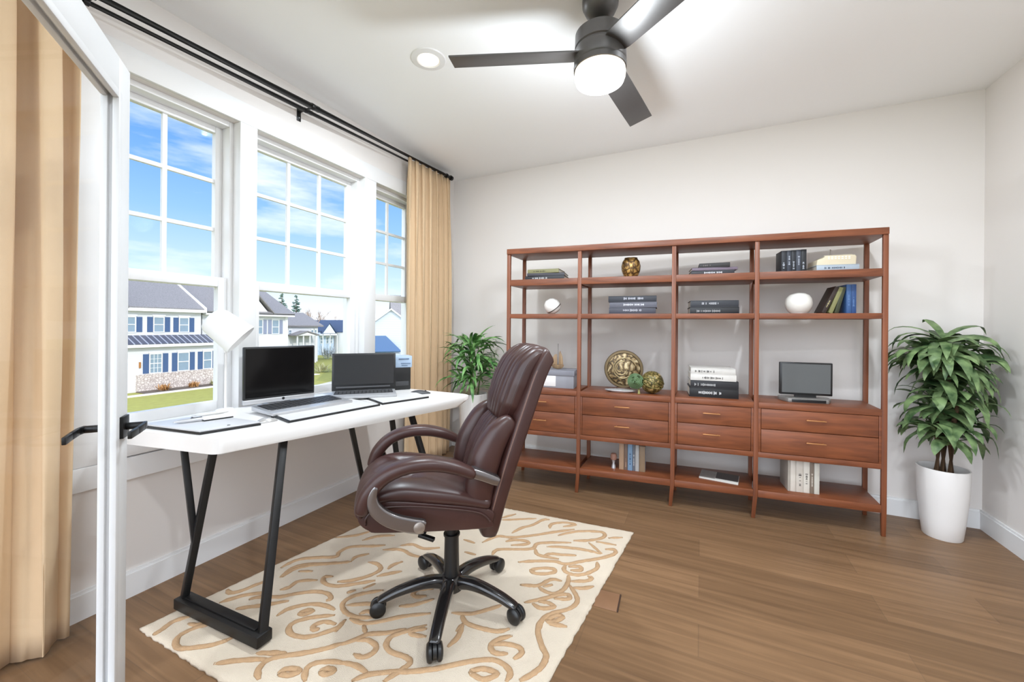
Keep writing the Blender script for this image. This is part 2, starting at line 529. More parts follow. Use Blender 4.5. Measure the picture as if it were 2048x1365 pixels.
WL = ['white double-hung window with two panes across, nearest the glass door', 'wide white double-hung window with three panes across, in the middle of the row',
      'white double-hung window beside the far curtain, partly covered by it']
for i, (a, b, nc) in enumerate(WIN):
    w = bpy.data.objects.new('window_%d' % (i + 1), None); C.objects.link(w)
    w.location = (XL, (a + b) / 2, OZ0); w['kind'] = 'structure'; w['label'] = WL[i]; w['category'] = 'window'
    X, Y, Z = w.location
    def loc(bm):
        for v in bm.verts: v.co -= Vector((X, Y, Z))
        return bm
    fb = BM(); ring(fb, -2.515, -2.375, a, b, OZ0 + 0.012, OZ1, 0.022, 0.02, 0.03)
    struct('window_frame', loc(fb), TRIM, w, bevel=0.003)
    a2, b2 = a + 0.022, b - 0.022
    # upper sash sits outside, lower sash inside
    ub = BM(); ring(ub, -2.475, -2.440, a2, b2, 1.440, OZ1 - 0.03, 0.036, 0.055, 0.036)
    us = struct('upper_sash', loc(ub), TRIM, w, bevel=0.003)
    g0, g1 = a2 + 0.036, b2 - 0.036; z0, z1 = 1.495, OZ1 - 0.066
    mb = BM()
    for k in range(1, nc):
        y = g0 + (g1 - g0) * k / nc; box(mb, -2.468, -2.450, y - 0.010, y + 0.010, z0, z1)
    for k in (1, 2):
        z = z0 + (z1 - z0) * k / 3
        for c_ in range(nc):
            ya = g0 + (g1 - g0) * c_ / nc + (0.010 if c_ else 0); yb = g0 + (g1 - g0) * (c_ + 1) / nc - (0.010 if c_ < nc - 1 else 0)
            box(mb, -2.468, -2.450, ya, yb, z - 0.010, z + 0.010)
    struct('muntin_grid', loc(mb), TRIM, us)
    struct('glass_pane', loc(box(BM(), -2.461, -2.457, g0, g1, z0, z1)), GLASS, us)
    lb = BM(); ring(lb, -2.430, -2.390, a2, b2, OZ0 + 0.032, 1.492, 0.044, 0.05, 0.052)
    ls = struct('lower_sash', loc(lb), TRIM, w, bevel=0.003)
    struct('glass_pane', loc(box(BM(), -2.412, -2.408, a2 + 0.044, b2 - 0.044, OZ0 + 0.082, 1.44)), GLASS, ls)

# ------------------------------------------------------------------ the open glazed door
DE = Vector((-1.645, 0.636, 0)); DD = Vector((0.803, -0.596, 0)).normalized(); DN = Vector((0.596, 0.803, 0)).normalized()
door = bpy.data.objects.new('door_1', None); C.objects.link(door)
door['kind'] = 'structure'; door['label'] = 'white glazed door standing open at the left in front of the curtain'; door['category'] = 'door'
door.matrix_world = Matrix(((DD.x, DN.x, 0, DE.x), (DD.y, DN.y, 0, DE.y), (0, 0, 1, 0.012), (0, 0, 0, 1)))
# local: x runs from the free edge to the hinge, y = 0 is the face towards the room, -y behind it
DW, DH, DT, DS, DR = 0.76, 2.018, 0.034, 0.088, 0.14
bm = BM()
box(bm, 0, DS, -DT, 0, 0, DH); box(bm, DW - DS, DW, -DT, 0, 0, DH)
box(bm, DS, DW - DS, -DT, 0, 0, DR); box(bm, DS, DW - DS, -DT, 0, DH - 0.115, DH)
struct('door_leaf', bm, DOORW, door, bevel=0.002)
bm = BM()
for (y0, y1) in ((-0.012, 0.004), (-DT - 0.004, -DT + 0.012)):
    x0, x1, z0, z1 = DS, DW - DS, DR, DH - 0.115
    box(bm, x0 - 0.012, x0 + 0.012, y0, y1, z0 - 0.012, z1 + 0.012); box(bm, x1 - 0.012, x1 + 0.012, y0, y1, z0 - 0.012, z1 + 0.012)
    box(bm, x0 + 0.012, x1 - 0.012, y0, y1, z0 - 0.012, z0 + 0.012); box(bm, x0 + 0.012, x1 - 0.012, y0, y1, z1 - 0.012, z1 + 0.012)
struct('glazing_bead', bm, DOORW, door, bevel=0.003)
struct('glass_pane', box(BM(), DS + 0.002, DW - DS - 0.002, -0.022, -0.018, DR + 0.002, DH - 0.117), DOORGLASS, door)
HZ = 0.905
for s in (1, -1):
    yb = 0.0 if s > 0 else -DT
    bm = BM()
    box(bm, 0.016, 0.066, *sorted((yb, yb + s * 0.009)), HZ - 0.033, HZ + 0.033)
    h = struct('door_handle', bm, BLACK, door, bevel=0.001)
    bm = BM(); cyl(bm, (0.041, yb + s * 0.009, HZ), 0.011, 0.045, 16, (0, s, 0))
    path = [(0.033, yb + s * 0.052, HZ), (0.065, yb + s * 0.056, HZ), (0.115, yb + s * 0.054, HZ - 0.002), (0.165, yb + s * 0.050, HZ - 0.004)]
    for p, q in zip(path, path[1:]):
        bar(bm, p, q, 0.010, 0.021, (0, 0, 1))
    struct('lever', bm, BLACK, h, bevel=0.002)
for z in (0.25, 1.0, 1.78):
    struct('hinge', cyl(BM(), (DW + 0.006, 0.004, z), 0.007, 0.09, 12), BLACK, door)

# ------------------------------------------------------------------ curtain rods
def rod_z(y, base): return base + 0.048 * (y - 0.776)
rod = thing('curtain_rod', 'long black double curtain rod over the three windows under the ceiling', 'curtain rod', (XL, 2.0, 2.6))
def rl(bm):
    for v in bm.verts: v.co -= Vector((XL, 2.0, 2.6))
    return bm
for nm, x, base, r in (('front_rod', -2.205, 2.552, 0.0165), ('rear_rod', -2.268, 2.543, 0.0125)):
    ya, yb = 0.15, (3.26 if nm == 'front_rod' else 3.30)
    bm = BM(); tube(bm, [(x, ya, rod_z(ya, base)), (x, 1.78, rod_z(1.78, base))], r * 1.12, 16); tube(bm, [(x, 1.78, rod_z(1.78, base)), (x, yb, rod_z(yb, base))], r * 0.95, 16)
    ro = obj(nm, rl(bm), BLACK, rod)
    bm = BM(); cyl(bm, (x, yb, rod_z(yb, base)), r * 1.35, 0.025, 16, (0, 1, 0)); obj('end_cap', rl(bm), BLACK, ro)
for y in (0.735, 1.735, 3.20):
    zb = rod_z(y, 2.553)
    bm = BM(); box(bm, XL, XL + 0.006, y - 0.013, y + 0.013, zb - 0.065, zb + 0.03)
    bar(bm, (XL, y, zb - 0.008), (-2.195, y, zb - 0.008), 0.014, 0.008)
    for x, r, b0 in ((-2.205, 0.0135, 2.552), (-2.268, 0.010, 2.543)):
        zz = rod_z(y, b0)
        cyl(bm, (x, y - 0.01, zz), r * 1.5, 0.02, 16, (0, 1, 0))
    bk = obj('bracket', rl(bm), BLACK, rod, bevel=0.001)
    for dz in (-0.045, 0.012):
        obj('screw', rl(cyl(BM(), (XL + 0.006, y, zb + dz), 0.004, 0.002, 10, (1, 0, 0))), SILVER, bk)

# ------------------------------------------------------------------ curtains
def curtain(label, y0, y1, zt, folds, amp, x, seed, hem_out=0.0):
    rnd = random.Random(seed)
    t = thing('curtain', label, 'curtain', (x, (y0 + y1) / 2, 0.012), group='beige floor length curtains')
    n, m = folds * 22, 26
    ph = [rnd.uniform(-0.25, 0.25) for _ in range(folds + 2)]
    am = [rnd.uniform(0.75, 1.2) for _ in range(folds + 2)]
    bm = BM(); rows = []
    for j in range(m + 1):
        v = j / m
        z = 0.0 + (zt(0) - 0.012) * v
        row = []
        for i in range(n + 1):
            u = i / n; f = u * folds; k = int(f)
            a = amp * (am[k] * (1 - (f - k)) + am[min(k + 1, folds)] * (f - k)) * (0.8 + 0.25 * math.sin(2.2 * v + ph[k] * 6)) * (1.0 if v < 0.93 else 1.0 - 0.35 * (v - 0.93) / 0.07)
            w = math.sin(2 * PI * f + 0.35 * math.sin(3 * v + k))
            w = math.copysign(abs(w) ** 0.7, w)
            spread = 1.0 + 0.03 * math.sin(3.1 * (1 - v))
            y = (u - 0.5) * (y1 - y0) * spread + 0.012 * math.sin(2 * PI * f * 2 + v * 2)
            zz = z
            if v > 0: zz = (zt(u) - 0.012) * v
            row.append(bm.verts.new((a * w + 0.01 * (1 - v) * math.sin(5 * u + seed), y, zz)))
        rows.append(row)
    for A, B_ in zip(rows, rows[1:]):
        for i in range(n):
            bm.faces.new((A[i], A[i + 1], B_[i + 1], B_[i]))
    o = obj('curtain_panel', bm, CURTAIN, t, angle=180)
    md = o.modifiers.new('thickness', 'SOLIDIFY'); md.thickness = 0.004
    return t
curtain('beige curtain hanging behind the open glass door at the left edge', 0.24, 0.688, lambda u: 2.545, 4, 0.050, -2.215, 3)
cr_ = curtain('beige curtain in the far corner beside the tall back wall', 2.645, 3.285, lambda u: rod_z(2.645 + 0.64 * u, 2.552) - 0.005, 7, 0.036, -2.222, 11)

# ------------------------------------------------------------------ floor outlet
t = thing('floor_outlet_cover', 'small brown square cover plate set in the floor beside the rug', 'outlet cover', (-0.375, 1.83, 0), 0.06)
bm = BM(); box(bm, -0.05, 0.05, -0.06, 0.06, 0, 0.004); obj('cover_plate', bm, pm('brown_plate', (140, 104, 76), 0.45), t, bevel=0.001)
bm = BM(); box(bm, 0.05, 0.056, -0.06, 0.06, 0, 0.005); obj('plate_edge', bm, pm('dark_edge', (66, 48, 38), 0.5), t)

# ------------------------------------------------------------------ ceiling lights
GLOW = emit_mat('lamp_glow', (255, 236, 206), 0.85)
def downlight(x, y, label):
    t = thing('recessed_light', label, 'ceiling light', (x, y, H), group='recessed ceiling lights')
    bm = BM(); lathe(bm, [(0.060, -0.004), (0.064, -0.010), (0.094, -0.006), (0.098, 0.0)], 40)
    obj('trim_ring', bm, TRIM, t)
    bm = BM(); lathe(bm, [(0.0, -0.0065), (0.058, -0.005), (0.060, -0.003)], 40)
    obj('lens', bm, GLOW, t)
    l = bpy.data.lights.new('downlight_beam', 'AREA'); l.shape = 'DISK'; l.size = 0.11; l.energy = LAMP_W; l.color = (0.86, 0.95, 1.03)
    lo = bpy.data.objects.new('downlight_beam', l); C.objects.link(lo); lo.parent = t; lo.location = (0, 0, -0.012)
    return t
downlight(-1.401, 1.844, 'round white recessed ceiling light left of the fan')
for x, y in ((0.62, 1.844), (0.62, 0.2)):
    downlight(x, y, 'round white recessed ceiling light right of the fan' if y > 1 else 'round white recessed ceiling light right of the doorway')

# ------------------------------------------------------------------ ceiling fan
FC = Vector((-0.425, 1.82, 0))
fan = thing('ceiling_fan', 'dark bronze three-blade ceiling fan with a lit white bowl lamp', 'ceiling fan', (FC.x, FC.y, H))
bm = BM(); lathe(bm, [(0.080, 0.0), (0.082, -0.02), (0.080, -0.045), (0.066, -0.075), (0.040, -0.092), (0.022, -0.098)], 40); obj('canopy', bm, BRONZE, fan)
bm = BM(); cyl(bm, (0, 0, -0.165), 0.0125, 0.075, 20); lathe(bm, [(0.022, -0.166), (0.030, -0.160), (0.030, -0.140), (0.016, -0.132)], 24); obj('downrod', bm, BRONZE, fan)
bm = BM(); lathe(bm, [(0.030, -0.160), (0.098, -0.163), (0.112, -0.175), (0.114, -0.235), (0.109, -0.240), (0.109, -0.244), (0.115, -0.250), (0.117, -0.305), (0.112, -0.312)], 48); obj('motor_housing', bm, BRONZE, fan)
bm = BM(); lathe(bm, [(0.112, -0.312), (0.118, -0.316), (0.117, -0.338), (0.110, -0.340)], 48); obj('light_ring', bm, BRONZE, fan)
bm = BM(); lathe(bm, [(0.112, -0.338), (0.114, -0.352), (0.113, -0.372), (0.106, -0.390), (0.085, -0.401), (0.045, -0.406), (0.0, -0.407)], 48)
obj('glass_bowl', bm, emit_mat('bowl_glow', (255, 232, 196), 0.82), fan)
l = bpy.data.lights.new('bowl_lamp', 'POINT'); l.energy = FAN_W; l.color = (0.86, 0.95, 1.03); l.shadow_soft_size = 0.09
lo = bpy.data.objects.new('bowl_lamp', l); C.objects.link(lo); lo.parent = fan; lo.location = (0, 0, -0.60)
for az in (200.7, 82.5, -37.5):
    bm = BM()
    rows = []
    for r, w in ((0.10, 0.055), (0.13, 0.060), (0.30, 0.0625), (0.50, 0.065), (0.685, 0.066)):
        rows.append([bm.verts.new((r, s * w, z)) for s, z in ((-1, -0.003), (1, -0.003), (1, 0.004), (-1, 0.004))])
    for A, B_ in zip(rows, rows[1:]):
        for k in range(4): bm.faces.new((A[k], A[(k + 1) % 4], B_[(k + 1) % 4], B_[k]))
    bm.faces.new(rows[0][::-1]); bm.faces.new(rows[-1])
    bmesh.ops.rotate(bm, verts=bm.verts, cent=(0, 0, 0), matrix=Matrix.Rotation(math.radians(-14), 3, 'X'))
    bmesh.ops.translate(bm, verts=bm.verts, vec=(0, 0, -0.268))
    bmesh.ops.rotate(bm, verts=bm.verts, cent=(0, 0, 0), matrix=Matrix.Rotation(math.radians(az), 3, 'Z'))
    bl = obj('fan_blade', bm, BRONZE, fan, bevel=0.001)

# ================================================================== BOOKCASE
P1 = Vector((-1.378, 2.855, 0)); BD = Vector((0.99436, 0.10603, 0)); BROT = math.atan2(BD.y, BD.x)
TB = [0.0, 0.56, 1.213, 1.716, 2.386]
DEP = 0.335
def B(t, o, z=0.0):
    return P1 + BD * t + Vector((0, o, 0)) + Vector((0, 0, z))
def bl_(t, o, z):                                # point in the bookcase's own frame
    return BD * t + Vector((0, o, z))
def bbox(bm, t0, t1, o0, o1, z0, z1):
    vs_ = [bm.verts.new(bl_(*p)) for p in ((t0, o0, z0), (t1, o0, z0), (t1, o1, z0), (t0, o1, z0), (t0, o0, z1), (t1, o0, z1), (t1, o1, z1), (t0, o1, z1))]
    for f in ((3, 2, 1, 0), (4, 5, 6, 7), (0, 1, 5, 4), (1, 2, 6, 5), (2, 3, 7, 6), (3, 0, 4, 7)):
        bm.faces.new([vs_[i] for i in f])
    return bm
bc = thing('bookcase', 'wide brown wooden open bookcase with eight drawers against the back wall', 'bookcase', P1)
PW = 0.027
obj('top_panel', bbox(BM(), -PW / 2, TB[4] + PW / 2, -0.004, DEP, 1.803, 1.845), WALNUT, bc, bevel=0.003)
Z_S1, Z_S2, Z_CAB, Z_LOW = 1.602, 1.334, 0.757, 0.186
for t in TB:
    for o in (0.0, DEP - 0.03):
        bm = BM()
        k = -0.012 if o == 0.0 and t < 2 else 0.0
        secs = [(0.0, 0.022, k), (0.16, PW, 0), (1.803, PW, 0)]
        rows = []
        for z, w, dx in secs:
            dd = w * 0.8
            rows.append([bm.verts.new(bl_(t + dx + a * w / 2, o + (0.015 + b * dd / 2), z)) for a, b in ((-1, -1), (1, -1), (1, 1), (-1, 1))])
        for A, B_ in zip(rows, rows[1:]):
            for q in range(4): bm.faces.new((A[q], A[(q + 1) % 4], B_[(q + 1) % 4], B_[q]))
        bm.faces.new(rows[0][::-1]); bm.faces.new(rows[-1])
        obj('post', bm, WALNUTV, bc, bevel=0.002)
for i in range(4):
    a, b = TB[i] + PW / 2, TB[i + 1] - PW / 2
    obj('shelf', bbox(BM(), a, b, 0.002, DEP, Z_S1 - 0.048, Z_S1), WALNUT, bc, bevel=0.002)
    obj('shelf', bbox(BM(), a, b, 0.002, DEP, Z_S2 - 0.034, Z_S2), WALNUT, bc, bevel=0.002)
    obj('shelf', bbox(BM(), a, b, 0.002, DEP, Z_LOW - 0.046, Z_LOW), WALNUT, bc, bevel=0.002)
    bm = BM()
    bbox(bm, a, b, 0.0, DEP, Z_CAB - 0.038, Z_CAB)
    bbox(bm, a, b, 0.004, DEP, 0.400, 0.434)
    bbox(bm, a, a + 0.014, 0.004, DEP, 0.434, Z_CAB - 0.038); bbox(bm, b - 0.014, b, 0.004, DEP, 0.434, Z_CAB - 0.038)
    bbox(bm, a + 0.014, b - 0.014, DEP - 0.012, DEP, 0.434, Z_CAB - 0.038)
    obj('drawer_unit', bm, WALNUT, bc, bevel=0.0015)
    for z0, z1 in ((0.437, 0.584), (0.588, Z_CAB - 0.041)):
        dr = obj('drawer', bbox(BM(), a + 0.016, b - 0.016, 0.003, 0.26, z0, z1), WALNUT, bc, bevel=0.0015)
        zc = (z0 + z1) / 2 + 0.012; tm = (a + b) / 2 - 0.01
        bm = BM()
        bar(bm, bl_(tm - 0.052, -0.016, zc), bl_(tm + 0.052, -0.016, zc), 0.008, 0.007)
        for s in (-0.04, 0.04): bar(bm, bl_(tm + s, -0.016, zc), bl_(tm + s, 0.003, zc), 0.006, 0.006)
        obj('drawer_pull', bm, BRASS, dr, bevel=0.001)

# ------------------------------------------------------------------ books
COV = {}
def cover(rgb):
    if rgb not in COV:
        COV[rgb] = pm('book_cover_%d_%d_%d' % rgb, rgb, 0.5, var=0.1, scale=25)
    return COV[rgb]
def lettering(par, L, z0, z1, y, seed, rgb, dens=0.75, axis='x'):
    """rows of small letter-like marks on a spine"""
    rnd = random.Random(seed); bm = BM()
    h = (z1 - z0)
    zc = z0 + h * rnd.uniform(0.42, 0.58)
    x = -L * rnd.uniform(0.18, 0.42); xe = x + L * rnd.uniform(0.3, 0.5)
    while x < xe:
        w = rnd.uniform(0.0025, 0.006)
        if rnd.random() < dens:
            hh = h * rnd.uniform(0.09, 0.20)
            if axis == 'x': box(bm, x, x + w, y - 0.0008, y, zc - hh, zc + hh)
            else: box(bm, zc - hh, zc + hh, y - 0.0008, y, x + L / 2, x + w + L / 2)
        x += w + rnd.uniform(0.0015, 0.003)
    if len(bm.verts):
        return lab(obj('spine_lettering', bm, cover(rgb), par, smooth=False), 'pale marks along the spine')
    bm.free()
def flat_book(label, pos, L, D, T, rgb, group, rz=0.0, ink=None, seed=1, name='book', pages=None):
    """lying book: spine towards the room along x"""
    t = thing(name, label, 'book', pos, BROT + rz, group)
    bm = BM(); c = min(0.004, T * 0.12)
    box(bm, -L / 2, L / 2, 0, D, 0, c); box(bm, -L / 2, L / 2, 0, D, T - c, T); box(bm, -L / 2, L / 2, 0, 0.005, c, T - c)
    co = obj('cover', bm, cover(rgb), t, bevel=0.0012)
    obj('pages', box(BM(), -L / 2 + 0.004, L / 2 - 0.004, 0.005, D - 0.004, c, T - c), pages or PAGES, t, smooth=False)
    if ink: lettering(co, L, 0, T, -0.0002, seed, ink)
    return t
def stand_book(label, pos, T, D, Hh, rgb, group, lean=0.0, ink=None, seed=1, side=None):
    """standing book: spine towards the room, T thick along x"""
    t = thing('book', label, 'book', pos, BROT, group)
    bm = BM(); c = min(0.003, T * 0.14)
    box(bm, 0, c, 0, D, 0, Hh); box(bm, T - c, T, 0, D, 0, Hh); box(bm, c, T - c, 0, 0.004, 0, Hh)
    co = obj('cover', bm, cover(rgb), t, bevel=0.001)
    obj('pages', box(BM(), c, T - c, 0.004, D - 0.004, 0.003, Hh - 0.003), PAGES, t, smooth=False)
    if ink: lettering(co, Hh, 0, T, -0.0002, seed, ink, axis='z')
    if side:
        lab(obj('cover_picture', box(BM(), T, T + 0.0008, 0.01, D - 0.01, 0.01, Hh - 0.01), cover(side), co, smooth=False), 'blue printed cover')
    if lean:
        t.rotation_euler = (0, lean, BROT); t.location.z += T * math.sin(lean)
    return t

# bay one
z = Z_S1
for L, T, rgb, ink, lb, off, rz in ((0.315, 0.034, (36, 36, 40), (190, 190, 190), 'dark book with white spine marks under the stack on the top left shelf', 0.0, 0.0),
                                 (0.300, 0.022, (62, 60, 66), None, 'thin grey book in the middle of the stack on the top left shelf', 0.01, 0.05),
                                 (0.255, 0.030, (128, 124, 86), (70, 66, 40), 'olive green book lying on top of the stack on the top left shelf', -0.012, -0.04)):
    flat_book(lb, B(0.265 + off, 0.075, z), L, 0.20, T, rgb, 'books on the top shelf', rz, ink, 3); z += T

t = thing('egg_ornament', 'white egg-shaped ornament tilted on the second shelf at the left', 'ornament', B(0.315, 0.13, Z_S2), 0.3)
ax = Vector((-0.55, -0.25, 0.75)).normalized(); c0 = Vector((0, 0, 0.062))
bm = BM(); lathe(bm, [(0.0, 0.068), (0.025, 0.064), (0.047, 0.048), (0.060, 0.024), (0.0635, 0.0), (0.062, -0.012)], 36, c0, ax)
obj('egg_top', bm, pm('ivory_ceramic', (232, 228, 222), 0.35, var=0.02), t)
bm = BM(); lathe(bm, [(0.0620, -0.012), (0.0635, -0.014), (0.0635, -0.018), (0.060, -0.020)], 36, c0, ax)
obj('seam', bm, pm('dark_seam', (60, 52, 46), 0.4), t)
bm = BM(); lathe(bm, [(0.060, -0.020), (0.054, -0.034), (0.036, -0.050), (0.0, -0.057)], 36, c0, ax)
obj('egg_base', bm, pm('ivory_ceramic_low', (226, 222, 216), 0.35, var=0.02), t)

t = thing('storage_box', 'grey lidded storage box with white label behind the chair back', 'box', B(0.375, 0.10, Z_CAB), BROT)
GREYBOX = pm('grey_card', (150, 150, 156), 0.7, var=0.03)
obj('box_body', box(BM(), -0.12, 0.12, 0, 0.20, 0, 0.108), GREYBOX, t, bevel=0.002)
obj('lid', box(BM(), -0.126, 0.126, -0.006, 0.206, 0.098, 0.138), pm('grey_card_lid', (134, 134, 142), 0.7, var=0.03), t, bevel=0.003)
obj('label_plate', box(BM(), -0.115, -0.02, -0.003, 0, 0.012, 0.094), WHITEPL, t, bevel=0.001)

t = thing('sailboat_ornament', 'small tan model sailing boat standing on the grey storage box', 'ornament', B(0.335, 0.20, Z_CAB + 0.138), BROT)
TAN = wood_mat('pale_driftwood', (128, 100, 74), (178, 148, 112), 2)
bm = BM(); rows = []
for x, w, zb in ((-0.055, 0.003, 0.030), (-0.035, 0.014, 0.008), (0.0, 0.020, 0.0), (0.032, 0.015, 0.004), (0.050, 0.004, 0.022)):
    rows.append([bm.verts.new(p) for p in ((x, -w, 0.036), (x, -w * 0.7, zb + 0.010), (x, 0, zb), (x, w * 0.7, zb + 0.010), (x, w, 0.036))])
for A, B_ in zip(rows, rows[1:]):
    for q in range(5): bm.faces.new((A[q], A[(q + 1) % 5], B_[(q + 1) % 5], B_[q]))
bm.faces.new(rows[0][::-1]); bm.faces.new(rows[-1])
obj('hull', bm, TAN, t)
obj('mast', tube(BM(), [(0.004, 0, 0.034), (0.004, 0, 0.205)], [0.0028, 0.0015], 8), pm('dark_mast', (84, 66, 50), 0.6), t)
for pts in ([(0.010, 0.034), (0.046, 0.040), (0.040, 0.10), (0.022, 0.150), (0.012, 0.13)], [(-0.002, 0.034), (-0.046, 0.040), (-0.040, 0.09), (-0.024, 0.118), (-0.004, 0.12)]):
    bm = BM(); slab(bm, [(x, -0.0035, z_) for x, z_ in pts], 0.007, (0, 1, 0)); obj('sail', bm, TAN, t, bevel=0.002)

# bay two
GOLD = cell_mat('gold_brown_filigree', (52, 36, 20), (128, 94, 50), (206, 166, 96), 26, 0.35, 0.35)
t = thing('gold_vase', 'round gold and brown patterned vase on the top shelf', 'vase', B(0.905, 0.15, Z_S1), 0.2)
bm = BM(); lathe(bm, [(0.0, 0.0), (0.036, 0.0), (0.050, 0.016), (0.066, 0.055), (0.070, 0.090), (0.062, 0.125), (0.046, 0.147), (0.040, 0.149)], 36); obj('body', bm, GOLD, t)
bm = BM(); lathe(bm, [(0.038, 0.1485), (0.047, 0.147), (0.047, 0.153), (0.039, 0.154)], 36); obj('rim', bm, pm('dark_gold', (90, 66, 34), 0.4, 0.4), t)
z = Z_S2
for L, T, rgb, ink, lb, off, rz in ((0.325, 0.046, (66, 66, 76), (170, 170, 178), 'grey patterned book at the bottom of the stack under the gold vase', 0.0, 0.02),
                                 (0.330, 0.040, (92, 92, 102), (215, 215, 220), 'mid grey book with white lettering in the stack under the gold vase', 0.005, -0.02),
                                 (0.335, 0.044, (44, 46, 54), (180, 180, 190), 'dark slate book on top of the stack under the gold vase', 0.0, 0.0)):
    flat_book(lb, B(0.93 + off, 0.05, z), L, 0.25, T, rgb, 'grey books on the second shelf', rz, ink, 8 + int(T * 1000)); z += T

FIL = cell_mat('bronze_glass_swirl', (46, 36, 20), (122, 98, 62), (196, 178, 140), 20, 0.25, 0.45)
t = thing('decorative_disc', 'large round bronze openwork disc standing upright on the drawers', 'ornament', B(0.855, 0.17, Z_CAB), BROT + 0.1)
bm = BM(); lathe(bm, [(0.0, -0.016), (0.060, -0.019), (0.118, -0.010), (0.126, 0.0), (0.118, 0.010), (0.060, 0.019), (0.0, 0.016)], 48, (0, 0, 0.163), (0, -1, 0.05))
obj('disc_face', bm, FIL, t)
bm = BM(); lathe(bm, [(0.122, -0.014), (0.138, -0.013), (0.143, 0.0), (0.138, 0.013), (0.122, 0.014), (0.124, 0.0)], 56, (0, 0, 0.163), (0, -1, 0.05))
obj('disc_rim', bm, pm('antique_bronze', (104, 86, 58), 0.35, 0.5), t)
bm = BM()
for k, r0 in enumerate((0.095, 0.070, 0.045)):
    tube(bm, [(math.cos(a) * (r0 - 0.006 * a) - 0.012 * k, -0.024, 0.163 + math.sin(a) * (r0 - 0.006 * a)) for a in [j * 0.3 + k for j in range(19)]], 0.004, 8)
obj('scroll_relief', bm, pm('pale_bronze', (178, 158, 118), 0.3, 0.5), t)
obj('foot', box(BM(), -0.05, 0.05, -0.03, 0.03, 0, 0.026), pm('dark_wood_foot', (86, 60, 42), 0.5), t, bevel=0.006)

t = thing('silver_dish', 'shallow silver oval dish lying in front of the bronze disc', 'dish', B(0.845, 0.085, Z_CAB), BROT)
bm = BM(); lathe(bm, [(0.0, 0.0), (0.080, 0.0), (0.112, 0.014), (0.110, 0.018), (0.078, 0.006), (0.0, 0.005)], 40, sx=1.0, sy=0.42)
obj('dish_bowl', bm, SILVER, t)
t = thing('patterned_globe', 'round ball ornament with bronze scrollwork right of the large disc', 'ornament', B(1.065, 0.105, Z_CAB), 0.4)
bm = BM(); lathe(bm, [(0.0, 0.0)] + [(0.080 * math.sin(a), 0.082 - 0.082 * math.cos(a)) for a in [PI * k / 14 for k in range(1, 14)]] + [(0.0, 0.164)], 36)
obj('ball', bm, cell_mat('green_bronze_filigree', (44, 40, 20), (118, 104, 56), (190, 166, 112), 30, 0.3, 0.3), t)
bm = BM()
for k in range(3):
    tl = Matrix.Rotation(0.5 + k * 1.05, 3, 'Z') @ Matrix.Rotation(0.5, 3, 'X')
    tube(bm, [Vector((0, 0, 0.082)) + tl @ Vector((0.081 * math.cos(a), 0.081 * math.sin(a), 0)) for a in [2 * PI * j / 28 for j in range(28)]], 0.003, 6, closed=True)
obj('scroll_band', bm, pm('olive_band', (120, 114, 62), 0.4, 0.2), t)
t = thing('green_rosette', 'green curled rosette ornament in front of the bronze disc', 'ornament', B(0.958, 0.055, Z_CAB), 0.0)
bm = BM()
for k in range(5):
    r = 0.050 - k * 0.010
    tube(bm, [(math.cos(a) * r, -0.012 * k * 0.6 + 0.004 * math.sin(3 * a), 0.090 + math.sin(a) * r) for a in [2 * PI * j / 24 + k for j in range(24)]], 0.0075, 8, closed=True)
obj('petals', bm, pm('sage_green', (86, 112, 74), 0.55, var=0.25, scale=30), t)
bm = BM(); tube(bm, [(0.012, 0.004, 0.06), (0.022, 0.006, 0.03), (0.024, 0.004, 0.0)], [0.007, 0.006, 0.010], 10); obj('stem', bm, pm('pale_stem', (148, 140, 84), 0.5), t)

t = thing('figurine', 'small pinkish figurine left of the upright books on the bottom shelf', 'ornament', B(0.80, 0.10, Z_LOW), 0.0)
bm = BM(); lathe(bm, [(0.0, 0.0), (0.016, 0.0), (0.014, 0.02), (0.008, 0.035), (0.012, 0.055), (0.012, 0.062)], 20); obj('base', bm, SILVER, t)
bm = BM(); lathe(bm, [(0.010, 0.060), (0.022, 0.066), (0.024, 0.090), (0.018, 0.108), (0.0, 0.113)], 20); obj('head', bm, pm('rosy_clay', (150, 110, 94), 0.6), t)
tt = 0.842
for T, Hh, rgb, ink, lb in ((0.034, 0.200, (172, 142, 116), None, 'tan book at the left of the upright row on the bottom shelf'),
                            (0.024, 0.196, (118, 96, 84), (170, 140, 120), 'slim brown book second from left in the upright row on the bottom shelf'),
                            (0.034, 0.194, (122, 152, 182), (60, 84, 120), 'pale blue book in the upright row on the bottom shelf'),
                            (0.016, 0.192, (108, 112, 122), (220, 220, 220), 'thin grey book with white marks in the upright row on the bottom shelf'),
                            (0.026, 0.190, (176, 176, 176), None, 'light grey book in the upright row on the bottom shelf'),
                            (0.042, 0.186, (140, 118, 94), None, 'thick tan book with blue cover ending the upright row on the bottom shelf')):
    stand_book(lb, B(tt, 0.085, Z_LOW), T, 0.185, Hh, rgb, 'upright books on the bottom shelf', 0, ink, int(T * 1000), (76, 128, 172) if T > 0.04 else None); tt += T + 0.0015

